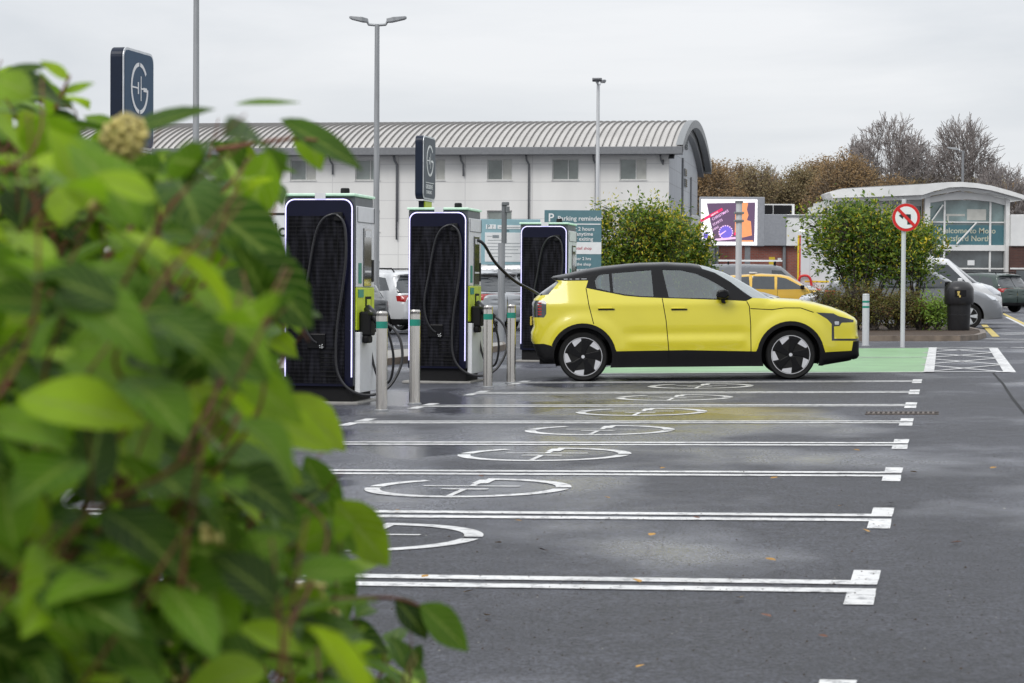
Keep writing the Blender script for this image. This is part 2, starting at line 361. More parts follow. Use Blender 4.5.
def emblem():
    """ring-shaped letter with a gap above and below and a plug symbol, radius 1"""
    out=[]
    def ringseg(a0,a1,w=.15,n=14):
        o=arc(0,0,1,a0,a1,n); i=arc(0,0,1-w,a0,a1,n)
        for k in range(n): out.append([o[k],o[k+1],i[k+1],i[k]])
    ringseg(38,86,n=8); ringseg(94,266,n=26); ringseg(274,360,n=14)
    out.append([(.45,-.10),(.845,-.10),(.845,.06),(.45,.06)])
    out.append([(.20,-.03),(.45,-.03),(.45,.03),(.20,.03)])
    out.append([(.13,-.48),(.20,-.48),(.20,.48),(.13,.48)])
    out.append([(-.21,-.23),(-.10,-.23),(-.10,.23),(-.21,.23)])
    out.append([(-.845,-.03),(-.21,-.03),(-.21,.03),(-.845,.03)])
    return out

# ------------------------------------------------------------------ world, sun
w=bpy.data.worlds.new('World'); scene.world=w; w.use_nodes=True
N=w.node_tree.nodes; L=w.node_tree.links; bg=N['Background']
sky=N.new('ShaderNodeTexSky'); sky.sky_type='NISHITA'; sky.sun_disc=False; sky.sun_elevation=R(42); sky.sun_rotation=R(215)
skm=N.new('ShaderNodeVectorMath'); skm.operation='SCALE'; skm.inputs['Scale'].default_value=.1; L.new(sky.outputs[0],skm.inputs[0])
tc=N.new('ShaderNodeTexCoord'); mp=N.new('ShaderNodeMapping'); mp.inputs['Scale'].default_value=(1,1,4.5); L.new(tc.outputs['Generated'],mp.inputs[0])
n1=N.new('ShaderNodeTexNoise'); n1.inputs['Scale'].default_value=3.2; n1.inputs['Detail'].default_value=7; n1.inputs['Roughness'].default_value=.55; n1.inputs['Distortion'].default_value=.4; L.new(mp.outputs[0],n1.inputs['Vector'])
cr=N.new('ShaderNodeValToRGB'); cr.color_ramp.elements[0].position=.32; cr.color_ramp.elements[0].color=(.60,.63,.67,1); cr.color_ramp.elements[1].position=.68; cr.color_ramp.elements[1].color=(.80,.81,.83,1); L.new(n1.outputs['Fac'],cr.inputs[0])
sp=N.new('ShaderNodeSeparateXYZ'); L.new(tc.outputs['Generated'],sp.inputs[0])
el=N.new('ShaderNodeMapRange'); el.inputs['From Min'].default_value=.1; el.inputs['From Max'].default_value=.9; el.inputs['To Min'].default_value=1.0; el.inputs['To Max'].default_value=1.75; L.new(sp.outputs[2],el.inputs[0])
cm=N.new('ShaderNodeVectorMath'); cm.operation='SCALE'; L.new(cr.outputs[0],cm.inputs[0]); L.new(el.outputs[0],cm.inputs['Scale'])
mx=N.new('ShaderNodeMix'); mx.data_type='RGBA'; mx.inputs[0].default_value=.94; L.new(skm.outputs[0],mx.inputs[6]); L.new(cm.outputs[0],mx.inputs[7])
L.new(mx.outputs[2],bg.inputs[0]); bg.inputs[1].default_value=1.0
sd=bpy.data.lights.new('sun','SUN'); so=bpy.data.objects.new('sun',sd); COL.objects.link(so); sd.energy=1.2; sd.angle=R(25); sd.color=(1,.97,.93)
so.rotation_euler=Euler((R(48),0,R(-35)))   # high, soft, from front left behind the camera
scene.view_settings.view_transform='Standard'; scene.view_settings.look='None'; scene.view_settings.exposure=.17; scene.view_settings.gamma=1
scene.view_settings.use_curve_mapping=False

# ------------------------------------------------------------------ ground & markings
b=MB(); xs=[k[0] for k in KN]; ys=[-60,0,10,20,40,80,160,600,2500]
vs=[(x,y,gz(x)) for y in ys for x in xs]; nx=len(xs)
b.add(vs,[(j*nx+i,j*nx+i+1,(j+1)*nx+i+1,(j+1)*nx+i) for j in range(len(ys)-1) for i in range(nx-1)])
tag(b.build('ground',M['asphalt']),kind='structure')

A1=G(876.7,587.4); A8=G(921.7,381.4)
rowv=(A8-A1); nb=7; BAY=Vector((rowv.x,rowv.y)).length/nb
e2=Vector((rowv.x,rowv.y)).normalized(); e1=Vector((e2.y,-e2.x))
ANG=math.atan2(e1.y,e1.x)
def gp(p,h=.004): return Vector((p.x,p.y,gz(p.x)+h))
def strip(b,p,q,w,h=.004):
    """painted strip from p to q (2D), width w"""
    p=Vector((p.x,p.y)); q=Vector((q.x,q.y)); d=(q-p).normalized(); n=Vector((-d.y,d.x))*w/2
    cuts=[0,1]
    for kx in (-14,-9,9,14):
        if abs(q.x-p.x)>1e-6:
            t=(kx-p.x)/(q.x-p.x)
            if 0<t<1: cuts.append(t)
    cuts.sort()
    for a,c in zip(cuts,cuts[1:]):
        A=p.lerp(q,a); C=p.lerp(q,c)
        b.add([gp(A-n,h),gp(C-n,h),gp(C+n,h),gp(A+n,h)],[(0,1,2,3)])
A1v=Vector((A1.x,A1.y)); 
Lft=G(407,409); d5=(Vector((Lft.x,Lft.y))-A1v); LEN=-d5.dot(e1)
print('BAY',BAY,'ANG',math.degrees(ANG),'LEN',LEN,'A1',A1,'A8',A8)
for i in range(-1,8):
    b=MB(); c=A1v+e2*(BAY*i)
    for s in (-1,1):
        o=e2*(s*.122); 
        strip(b,c-e1*LEN+o,c+o,.125)
        for cx in (c-e1*.055,c-e1*(LEN-.055)):
            strip(b,cx+e2*(s*.184),cx+e2*(s*.52),.115,.004)
    tag(b.build('bay_marking',M['paint_white']),kind='structure')
lc=G(468,488); lc=Vector((lc.x,lc.y))-e2*BAY
off=0
for i in range(0,7):
    c=lc+e2*(BAY*(i)); r=.64; b=MB()
    for poly in emblem():
        # letter top points to the left (-e1), its right side away from the viewer
        pts=[c-e1*(v*r)+e2*(u*r) for u,v in poly]
        b.add([gp(p) for p in pts],[tuple(range(len(pts)))])
    tag(b.build('bay_emblem_marking',M['paint_white']),kind='structure')
# green bays
g0=A1v+e2*(BAY*8); gR=G(920,348.2); dep=(Vector((gR.x,gR.y))-g0).dot(e2); gw=4.7
b=MB(); q=[g0-e1*gw,g0,g0+e2*dep,g0+e2*dep-e1*gw]
b.add([gp(p,.004) for p in q],[(0,1,2,3)]); tag(b.build('green_bay_ground',M['green_road']),kind='structure')
b=MB(); 
strip(b,g0-e1*gw,g0-e1*.0,.14,.008); 
m0=G(900,357.6); md=(Vector((m0.x,m0.y))-g0).dot(e2); strip(b,g0-e1*gw+e2*md,g0+e2*md-e1*.0,.12,.008)
strip(b,g0+e2*dep-e1*gw,g0+e2*dep+e1*1.4,.08,.008)
strip(b,g0+e1*.07-e2*.07,g0+e2*dep+e1*.07,.14,.012)
tag(b.build('green_bay_marking',M['paint_white']),kind='structure')
h0=G(925,348); h1=G(993,348); h2=G(1010,372.5); h3=G(922,372.5)
H=[Vector((p.x,p.y)) for p in (h0,h1,h2,h3)]
b=MB(); strip(b,H[1],H[2],.16,.004)
for k in range(4):
    a=k/4; c=(k+1)/4
    A=H[0].lerp(H[3],a); Bq=H[1].lerp(H[2],c); strip(b,A,Bq,.09,.004)
    A=H[0].lerp(H[3],c); Bq=H[1].lerp(H[2],a); strip(b,A,Bq,.09,.008)
strip(b,H[3]+Vector((.05,0)),H[2],.10,.012); strip(b,H[0],H[1],.10,.012)
tag(b.build('hatched_walkway_marking',M['paint_white']),kind='structure')
b=MB(); strip(b,G(985,339),G(1030,339.5),.25); strip(b,G(1012,347.5),G(1030,347.8),.2); strip(b,G(1003,335),G(1030,334),.15)
strip(b,G(1006,317),G(1030,329),.10)
tag(b.build('road_marking',M['paint_white']),kind='structure')
b=MB(); strip(b,G(984,325),G(996,337),.16,.008); strip(b,G(1003,313.5),G(1026,325),.14)
tag(b.build('yellow_kerb_marking',M['paint_yellow']),kind='structure')
# repair seam of the asphalt
b=MB(); pts=[G(993,373),G(1003,384),G(1012,398),G(1026,415)]
for p,q in zip(pts,pts[1:]): strip(b,p,q,.03,.004)
tag(b.build('asphalt_seam',M['blackmatt']),kind='structure')
# drain
c=G(902,413.5); dr=empty('drain_grate',(c.x,c.y,c.z),ANG,True,label='long rusty iron drain grate let into the wet asphalt',cat='drain')
b=MB(); 
for k in range(14): b.box(-.32+k*.046,-.30+k*.046,-.14,.14,.0,.008)
b.box(-.34,.34,-.17,-.14,0,.009); b.box(-.34,.34,.14,.17,0,.009); b.build('grate',M['iron'],dr)
b=MB(); b.add([(-.33,-.16,.003),(.33,-.16,.003),(.33,.16,.003),(-.33,.16,.003)],[(0,1,2,3)]); b.build('grate_recess',M['blackmatt'],dr)

# ------------------------------------------------------------------ kerbed islands
def island(name,pts,h,topm,label=None):
    n=len(pts); P2=[Vector((p.x,p.y)) for p in pts]
    cen=sum(P2,Vector((0,0)))/n
    inn=[p+(cen-p).normalized()*.14 for p in P2]
    b=MB()
    for i in range(n):
        j=(i+1)%n
        a,c,ai,ci=P2[i],P2[j],inn[i],inn[j]
        b.add([gp(a,0),gp(c,0),gp(c,h),gp(a,h)],[(0,1,2,3)],0)
        b.add([gp(a,h),gp(c,h),gp(ci,h),gp(ai,h)],[(0,1,2,3)],0)
    b.add([gp(p,h-.004) for p in inn],[tuple(range(n))],1)
    return tag(b.build(name,[M['kerb'],topm]),kind='structure')
pts=[G(560,341.5),G(700,341.3),G(850,341.2),G(960,341),G(978,340),G(986,337.5),G(985,334.5),G(965,330.5),G(800,328.5),G(560,328)]
island('planted_island_kerb',pts,.11,M['soil'])
pts=[G(150,390),G(262,378),G(400,364),G(500,351.5),G(506,349.5),G(504,347),G(400,355),G(262,366),G(150,374)]
island('charger_island_kerb',pts,.11,M['concrete'])

gr_=MB(); rg=random.Random(77)
for k in range(1500):
    px=rg.uniform(250,1024); t=rg.random(); Yd=1/(1/7.2+(1/34-1/7.2)*t); q=onG(px,Yd); q.y+=rg.uniform(-.4,.4); q.z=gz(q.x)+.005
    sz_=rg.uniform(.002,.006)*(1.6 if rg.random()<.06 else 1); a=rg.uniform(0,6.28); pts=[q+Vector((math.cos(a+j*2.1)*sz_*rg.uniform(.7,1.3),math.sin(a+j*2.1)*sz_*rg.uniform(.7,1.3),0)) for j in range(3)]; top_=q+Vector((0,0,sz_*.7))
    gr_.add(pts+[top_],[(0,1,3),(1,2,3),(2,0,3)],0 if rg.random()<.9 else 1)
tag(gr_.build('grit',[M['soil'],M['concrete']],recalc=False),'dark grit and crumbs lying all over the wet asphalt','grit',kind='stuff')
# ------------------------------------------------------------------ fallen leaves
def leafshape(l,wd,curl=.2):
    prof=[(0,.0),(.12,.5),(.35,1),(.6,.9),(.82,.5),(1,0)]
    vs=[];fs=[]
    for i,(t,q) in enumerate(prof):
        z=-curl*l*t*t
        vs+= [(t*l,-q*wd/2,z+.12*q*wd),(t*l,0,z),(t*l,q*wd/2,z+.12*q*wd)]
    for i in range(len(prof)-1):
        a=i*3; fs+=[(a,a+1,a+4,a+3),(a+1,a+2,a+5,a+4)]
    return vs,fs
spots=[(422,580),(522,523),(484,478),(463,595),(485,618),(501,545),(547,553),(396,512),(636,671),(650,538),(771,620),(838,508),(776,563),(860,452),(891,505),(917,474),(868,534),(340,540),(700,520),(738,600),(640,585),(563,410),(950,545),(990,470),(770,480),(610,500),(828,640),(660,470)]
for i,(px,py) in enumerate(spots):
    p=G(px,py); s=random.uniform(.035,.06)
    b=MB(); vs,fs=leafshape(s,s*.7,-.15)
    a=random.uniform(0,6.28); T=Matrix.Rotation(a,4,'Z')@Matrix.Rotation(random.uniform(-.3,.3),4,'X')
    b.add([T@Vector(v)+Vector((0,0,.012)) for v in vs],fs)
    ocr=i%4!=2
    o=b.build('fallen_leaf',M['leafyellow'] if ocr else M['leafbrown'],smooth=True); o.location=p
    tag(o,'small curled ochre leaf fallen on the wet asphalt' if ocr else 'small dark brown leaf fallen on the wet asphalt','leaf','ochre leaves scattered over the parking bays' if ocr else 'brown leaves scattered over the parking bays')

# ------------------------------------------------------------------ chargers
def rrect_path(x0,x1,z0,z1,r,n=8):
    p=[(x0,z0)]+[(x0+r-r*math.cos(t),z1-r+r*math.sin(t)) for t in [PI/2*i/n for i in range(n+1)]]
    p+=[(x1-r+r*math.sin(t),z1-r+r*math.cos(t)) for t in [PI/2*i/n for i in range(n+1)]]+[(x1,z0)]
    return p
def smoothpath(pts,sub=6):
    pts=[Vector(p) for p in pts]; out=[]
    for i in range(len(pts)-1):
        p0=pts[max(i-1,0)];p1=pts[i];p2=pts[i+1];p3=pts[min(i+2,len(pts)-1)]
        for k in range(sub):
            t=k/sub
            out.append(.5*((2*p1)+(p2-p0)*t+(2*p0-5*p1+4*p2-p3)*t*t+(3*p1-p0-3*p2+p3)*t**3))
    out.append(pts[-1]); return out
def make_charger(root):
    W,D,Hh=.78,.80,2.232
    MB().box(-.06,W+.06,-.05,D+.06,0,.035).build('concrete_base',M['concrete'],root,bevel=.01)
    MB().box(.03,W-.02,.03,D-.02,.035,.20).build('plinth',M['blackmatt'],root)
    MB().box(.0,W,.012,D,.20,Hh,0).build('cabinet',M['chgrey'],root,bevel=.015)
    # front face: glossy surround with LED spill put into its navy colour, led strip, perforated centre
    outer=rrect_path(.01,W-.01,.20,Hh-.02,.10); b=MB(); b.prism([(x,z) for x,z in outer],-.012,.010,lambda u,v,h:(u,h,v)); b.build('front_surround',M['navy'],root)
    pth=rrect_path(.022,W-.022,.30,Hh-.035,.10); b=MB()
    for (a,c) in zip(pth,pth[1:]):
        pa,pc=Vector(a),Vector(c); d=(pc-pa).normalized(); n=Vector((-d.y,d.x))*.0065
        b.prism([pa-n-d*.002,pc-n+d*.002,pc+n+d*.002,pa+n-d*.002],-.022,-.0125,lambda u,v,h:(u,h,v))
    b.build('led_strip',M['led'],root)
    b=MB(); b.box(.055,.68,-.020,-.013,.23,2.02); gr=b.build('ventilation_grille',M['meshblack'],root)
    b=MB(); b.box(.14,.38,-.0255,-.0205,.745,.752); b.box(.055,.68,-.0255,-.0205,.9,.905); b.box(.055,.68,-.0255,-.0205,1.9,1.905); b.box(.14,.145,-.0255,-.0205,.9,1.9); b.box(.60,.605,-.0255,-.0205,.23,1.9)
    for k in range(7): b.box(.42,.6,-.0255,-.0205,.3+k*.05,.31+k*.05)
    b.build('panel_joint',M['blackmatt'],gr)
    MB().box(.27,.47,-.034,-.0205,.60,.76).build('socket_hatch',M['black_gloss'],root,bevel=.006)
    b=MB(); 
    for (u,v) in ((.425,.625),(.435,.64),(.44,.615),(.43,.605),(.405,.63),(.41,.61)): b.box(u,u+.009,-.038,-.0345,v,v+.009)
    b.build('socket_label',M['whitetext'],root)
    # lid
    b=MB(); b.prism([(-.012,-.03),(W+.012,-.03),(W+.02,.1),(W+.02,D+.01),(-.012,D+.01)],Hh+.002,Hh+.030,lambda u,v,h:(u,v,h+(0 if u<.5 else -.006*(v>.05)))); lid=b.build('lid',M['ledgreen'],root,bevel=.008)
    b=MB(); b.box(W*.45,W*.6,-.035,-.03,Hh-.03,Hh+.032); b.build('lid_clip',M['chwhite'],lid)
    MB().lathe([(.05,Hh+.030),(.05,Hh+.085),(.042,Hh+.10)],16,T=Matrix.Translation((.58,.35,0))).build('antenna',M['blackmatt'],root,autosm=40)
    # user side (+x)
    b=MB(); b.box(W+.001,W+.018,.04,D-.02,1.26,2.13); s1=b.build('upper_side_panel',M['chwhite'],root,bevel=.01)
    b=MB(); b.box(W+.019,W+.024,.05,D-.03,1.955,1.963); b.box(W+.019,W+.024,.05,.06,1.96,2.12); b.box(W+.019,W+.024,D-.045,D-.03,1.96,2.12); b.build('panel_outline',M['chgrey'],s1)
    MB().box(W+.019,W+.03,.30,.62,1.27,1.90).build('touch_screen',M['screen'],root,bevel=.01)
    b=MB(); b.box(W+.031,W+.034,.34,.58,1.80,1.87); b.box(W+.0305,W+.0335,.33,.59,1.42,1.44); b.build('screen_notice',M['chwhite'],root)
    b=MB(); b.box(W+.019,W+.024,.10,.22,1.30,1.52); b.build('tariff_label',M['teal'],root)
    b=MB(); b.box(W+.019,W+.03,.65,.73,1.32,1.56); b.build('payment_reader',M['blackmatt'],root,bevel=.008)
    b=MB(); b.box(W+.001,W+.022,.03,D-.02,.80,1.258); s2=b.build('lime_panel',M['lime'],root,bevel=.01)
    b=MB(); b.box(W+.023,W+.027,.08,.30,1.15,1.235); b.build('instruction_label',M['teal'],s2)
    b=MB(); b.box(W+.023,W+.029,.38,.62,.96,1.16); b.build('holster_surround',M['blackmatt'],s2,bevel=.01)
    b=MB(); b.box(W+.03,W+.034,.42,.58,.99,1.13); b.build('holster_face',M['lime'],s2)
    MB().box(W+.001,W+.06,.03,D-.05,.13,.78).build('lower_side_panel',M['chwhite'],root,bevel=.008)
    hb=MB(); hb.box(W+.023,W+.15,.12,.34,.74,1.0); hb.box(W+.061,W+.13,.10,.30,.66,.74); hb.build('connector_holster',M['blackmatt'],root,bevel=.02)
    c=MB(); c.tube([(W+.08,.22,1.04),(W+.15,.20,.98),(W+.24,.17,.86),(W+.28,.15,.76)],[.045,.05,.035,.028],10); c.tube([(W+.15,.05,.98),(W+.26,.0,.97),(W+.36,.0,.88),(W+.30,.05,.76),(W+.22,.08,.80)],.018,8); c.build('connector_handle',M['cable'],root,smooth=True)
    MB().box(.56,.66,-.06,-.012,1.96,2.06).build('cable_hook',M['blackmatt'],root,bevel=.015)
    # hanging cables
    c=MB(); c.tube(smoothpath([(.61,-.05,2.03),(.55,-.07,2.035),(.46,-.075,1.99),(.39,-.07,1.88),(.34,-.06,1.70),(.29,-.06,1.40),(.24,-.06,1.13),(.235,-.06,.95),(.27,-.06,.80),(.33,-.05,.70),(.38,-.035,.66)]),.0145,8); c.build('cable',M['cable'],root,smooth=True)
    c=MB(); c.tube(smoothpath([(.58,-.05,2.04),(.66,-.07,1.98),(.70,-.075,1.85),(.705,-.075,1.55),(.67,-.075,1.25),(.62,-.075,.90),(.60,-.075,.60),(.62,-.08,.36),(.72,-.09,.20),(.88,-.08,.12),(1.06,-.05,.13),(1.20,0,.24),(1.29,.06,.46),(1.27,.10,.68),(1.18,.13,.82),(1.04,.15,.90)]),.0155,8); c.build('cable',M['cable'],root,smooth=True)
    c=MB(); c.tube(smoothpath([(.80,.55,.70),(.86,.55,.40),(.95,.52,.22),(1.07,.45,.26),(1.12,.38,.50),(1.08,.33,.75),(1.0,.30,.95),(.93,.28,1.0)]),.0145,8); c.build('cable',M['cable'],root,smooth=True)
chp=[(283.5,404,'large dark vehicle charger nearest the leafy bush, half hidden by its leaves'),(407.5,383.3,'dark vehicle charger in the middle of three, with a cable running to the yellow car'),(519.5,362,'dark vehicle charger farthest away, directly behind the tail of the yellow car')]
CH=[]
for i,(px,py,lab) in enumerate(chp):
    p=G(px,py)
    if i==0:
        c=empty('vehicle_charger',p,ANG); make_charger(c); proto=c
    else:
        c=copy_tree(proto); c.location=p
    tag(c,lab,'charger','rapid chargers along the bays'); CH.append(c)
print('chargers',[tuple(round(k,2) for k in c.location) for c in CH])

# ------------------------------------------------------------------ bollards
def make_bollard(root,h=1.0,r=.057,st=None,bands=1):
    st=st or M['steel']
    MB().lathe([(r*1.3,0),(r*1.3,.012),(r*1.02,.018)],24).build('foot_plate',M['steeldark'],root,autosm=40)
    MB().lathe([(r,.012),(r,h-.05),(r*.96,h-.03),(r*.98,h-.028),(r*.98,h-.012),(r*.85,h),(0.001,h+.004)],32).build('tube',st,root,autosm=40)
    for k in range(bands): MB().lathe([(r*1.012,h-.17-.1*k),(r*1.012,h-.10-.1*k if bands==1 else h-.13-.1*k)],32).build('reflective_band',M['teal'],root,autosm=40)
bl=[(381.5,410.8,'steel bollard standing before the nearest charger, in front of its looped cable'),(414.5,404.2,'steel bollard at the left edge of the middle charger'),(487.8,387.3,'steel bollard just right of the middle charger, the nearer of that pair'),(511,383.3,'steel bollard nearest to the rear bumper of the yellow car'),(264,412,'steel bollard mostly hidden behind the leafy bush')]
bproto=None
for px,py,lab in bl:
    p=G(px,py)
    if not bproto: bproto=empty('bollard',p); make_bollard(bproto); c=bproto
    else: c=copy_tree(bproto); c.location=p
    tag(c,lab,'bollard','steel bollards with teal bands')
p=G(865.5,346.3); c=empty('bollard',p,label='pale bollard with two green bands by the planted island',cat='bollard'); make_bollard(c,1.0,.066,M['polelight'],2)
p=G(1019,335); 

# ------------------------------------------------------------------ the car machine
def inpoly(x,z,poly):
    r=False; n=len(poly); j=n-1
    for i in range(n):
        xi,zi=poly[i]; xj,zj=poly[j]
        if (zi>z)!=(zj>z) and x<(xj-xi)*(z-zi)/(zj-zi)+xi: r=not r
        j=i
    return r
def segdist(x,z,a,b):
    dx,dz=b[0]-a[0],b[1]-a[1]; l=dx*dx+dz*dz
    t=0 if l==0 else max(0,min(1,((x-a[0])*dx+(z-a[1])*dz)/l))
    return math.hypot(x-a[0]-t*dx,z-a[1]-t*dz)
def resample(poly,step,closed=True):
    out=[]; n=len(poly)
    for i in range(n if closed else n-1):
        a=poly[i]; c=poly[(i+1)%n]; k=max(1,int(math.hypot(c[0]-a[0],c[1]-a[1])/step))
        out+=[(a[0]+(c[0]-a[0])*j/k,a[1]+(c[1]-a[1])*j/k) for j in range(k)]
    if not closed: out.append(poly[-1])
    return out
def sm(t): t=max(0,min(1,t)); return t*t*(3-2*t)
def shell(root,top,wheels,sill,arch_r,regions,halfw,belt,roofz,grid=.05,extra=None,closeR=.14,rings=(.002,.006,.014,.03,.055,.09,.13),n=3.0,taperF=.82,taperR=.86,roofin=.76,seams=(),dflt='body',taperL=.75):
    """Closed body from a side outline 'top' (rear bottom -> roof -> front bottom).
    regions: list of (name,poly,material,per_side). Every region becomes a mesh following one body surface."""
    front=top[-1]; rear=top[0]
    outline=list(top)
    for (wx,wz) in sorted(wheels,reverse=True):
        a0=math.degrees(math.asin(max(-1,min(1,(sill-wz)/arch_r))))
        outline+=[(wx+arch_r*math.cos(R(a)),wz+arch_r*math.sin(R(a))) for a in [a0+(180-2*a0)*i/22 for i in range(23)]]
    outline=resample(outline,grid*1.2)
    topl=resample(top,.04,False)
    x0=min(p[0] for p in top); x1=max(p[0] for p in top); 
    def dist(x,z): return min(segdist(x,z,a,b) for a,b in zip(top,top[1:]))
    def Y(x,z):
        d=dist(x,z); t=min(d/closeR,1); cl=(max(0,1-(1-t)**n))**(1/n)
        pf=1-(1-taperF)*sm(1-(x1-x)/taperL)**1.2; pr=1-(1-taperR)*sm(1-(x-x0)/(taperL*.9))**1.2
        if z>belt: tb=1-.02-(1-roofin-.02)*((z-belt)/(roofz-belt))
        else:
            q=(z-sill)/(belt-sill); tb=1-.02*sm((q-.6)/.4)-.035*sm((.3-q)/.3)
        y=halfw*pf*pr*tb
        if extra: y+=extra(x,z)
        return y*cl
    V=[];E=[]
    def addpoly(poly,closed=True):
        i0=len(V); V.extend(Vector(p) for p in poly); k=len(poly)
        E.extend((i0+i,i0+(i+1)%k) for i in range(k if closed else k-1))
    addpoly(outline)
    for r in regions: addpoly(resample(r[1],grid))
    seamp=[]
    for s in seams:
        s=resample(s,grid,False); l=[];r_=[]
        for i,p in enumerate(s):
            a=Vector(s[max(i-1,0)]);c=Vector(s[min(i+1,len(s)-1)]); d=(c-a).normalized(); nn=Vector((-d.y,d.x))*.0055
            l.append(tuple(Vector(p)+nn)); r_.append(tuple(Vector(p)-nn))
        sp_=l+r_[::-1]; seamp.append(sp_); addpoly(sp_)
    for dd in rings:
        for i in range(0,len(topl)):
            a=Vector(topl[max(i-1,0)]);c=Vector(topl[min(i+1,len(topl)-1)])
            if (c-a).length<1e-6: continue
            d=(c-a).normalized(); nn=Vector((d.y,-d.x)); p=Vector(topl[i])+nn*dd
            if inpoly(p.x,p.y,outline) and dist(p.x,p.y)>dd*.8: V.append(p)
    gx=x0
    zz0=min(p[1] for p in outline); zz1=max(p[1] for p in top); k=0
    while gx<x1:
        z=zz0+(grid/2 if k%2 else 0)
        while z<zz1:
            if inpoly(gx,z,outline) and dist(gx,z)>max(rings): V.append(Vector((gx,z)))
            z+=grid
        gx+=grid; k+=1
    vo,eo,fo,*_=delaunay_2d_cdt(V,E,[],0,1e-5)
    ys=[Y(p.x,p.y) for p in vo]
    groups={}
    for f in fo:
        cx=sum(vo[i].x for i in f)/3; cz=sum(vo[i].y for i in f)/3
        if not inpoly(cx,cz,outline): continue
        nm=None
        for sp_ in seamp:
            if inpoly(cx,cz,sp_): nm='_seam'; break
        for ri,r in enumerate(regions):
            if r[0] is None and nm=='_seam': pass
            if inpoly(cx,cz,r[1]):
                if nm=='_seam' and not (len(r)>4 and r[4]): nm='_seam'; break
                nm=ri; break
        else:
            if nm is None: nm='_body'
        groups.setdefault(nm,[]).append(f)
    objs={}
    def mk(name,faces,m,sides,parent,inset=0):
        idx=sorted({i for f in faces for i in f}); b=MB()
        for s in sides:
            mp_={j:k for k,j in enumerate(idx)}
            b.add([(vo[j].x,s*(max(0,ys[j]-inset)),vo[j].y) for j in idx],[tuple(mp_[i] for i in f) for f in faces])
        o=b.build(name,m,parent,recalc=False)
        me=o.data; bm=bmesh.new(); bm.from_mesh(me); bmesh.ops.remove_doubles(bm,verts=bm.verts,dist=.0004); bmesh.ops.recalc_face_normals(bm,faces=bm.faces); bm.to_mesh(me); bm.free()
        me.polygons.foreach_set('use_smooth',[True]*len(me.polygons)); return o
    if '_body' in groups: objs['_body']=mk('body',groups['_body'],dflt,(1,-1),root)
    if '_seam' in groups: mk('panel_gap',groups['_seam'],M['blackmatt'],(1,-1),root,.006)
    for ri,r in enumerate(regions):
        if ri not in groups: continue
        inset=r[5] if len(r)>5 else 0
        if r[3]:
            for s in (-1,1): objs[(r[0],s)]=mk(r[0],groups[ri],r[2],(s,),root,inset)
        else: objs[r[0]]=mk(r[0],groups[ri],r[2],(1,-1),root,inset)
    return objs,Y
def make_wheel(parent,x,y,rad,rimr,side,wd=.215,fancy=True,rot=0,mt=None):
    T=Matrix.Translation((x,y,rad)); mt=mt or M['alloy']
    w_=wd/2; prof=[(rimr,-w_*.9),(rad*.93,-w_),(rad*.985,-w_*.8),(rad,-w_*.5),(rad,w_*.5),(rad*.985,w_*.8),(rad*.93,w_),(rimr,w_*.9)]
    wh=bpy.data.objects.new('wheel',None); COL.objects.link(wh); wh.parent=parent
    MB().lathe(prof,48,'Y',T=T).build('tyre',M['rubber'],wh,autosm=35)
    yo=side*w_*.92
    def D(u,v,h): return (x+u,y+yo+side*h,rad+v)
    b=MB(); b.prism([(rimr*.99*math.cos(2*PI*k/40),rimr*.99*math.sin(2*PI*k/40)) for k in range(40)],-.02,-.012,D); b.build('wheel_disc',M['blackmatt'],wh)
    b=MB()
    o=[(rimr*1.0*math.cos(2*PI*k/48),rimr*1.0*math.sin(2*PI*k/48)) for k in range(49)]; i_=[(rimr*.97*math.cos(2*PI*k/48),rimr*.97*math.sin(2*PI*k/48)) for k in range(49)]
    for k in range(48): b.prism([o[k],o[k+1],i_[k+1],i_[k]],-.01,.004,D)
    if fancy:
        for s in range(5):
            r0=rot+72*s; q=[(1,31),(1,24),(1,16),(1,8),(1,0),(.87,0),(.70,34)]
            b.prism([(rimr*.955*r*math.cos(R(a+r0)),rimr*.955*r*math.sin(R(a+r0))) for r,a in q],-.01,.001,D)
        b.build('rim',mt,wh)
        b=MB()
        for s in range(5):
            r0=rot+72*s+36
            q=[(.95,-6),(.95,28),(.8,29),(.64,31),(.2,60),(.15,-10),(.62,-1)]
            b.prism([(rimr*.95*r*math.cos(R(a+r0+4)),rimr*.95*r*math.sin(R(a+r0+4))) for r,a in q],-.01,.006,D)
        b.build('blade',M['black_gloss'],wh,bevel=.004)
        b=MB(); b.lathe([(.022,0),(.022,.012),(.018,.016)],20,'Y',T=Matrix.Translation((x,y+yo+(0 if side>0 else -.012),rad))); b.build('hub_cap',mt,wh)
    else:
        for s in range(5):
            r0=rot+72*s; q=[(.96,-14),(.96,14),(.2,32),(.2,-32)]
            b.prism([(rimr*r*math.cos(R(a+r0)),rimr*r*math.sin(R(a+r0))) for r,a in q],-.01,.003,D)
        b.build('rim',mt,wh)
    return wh

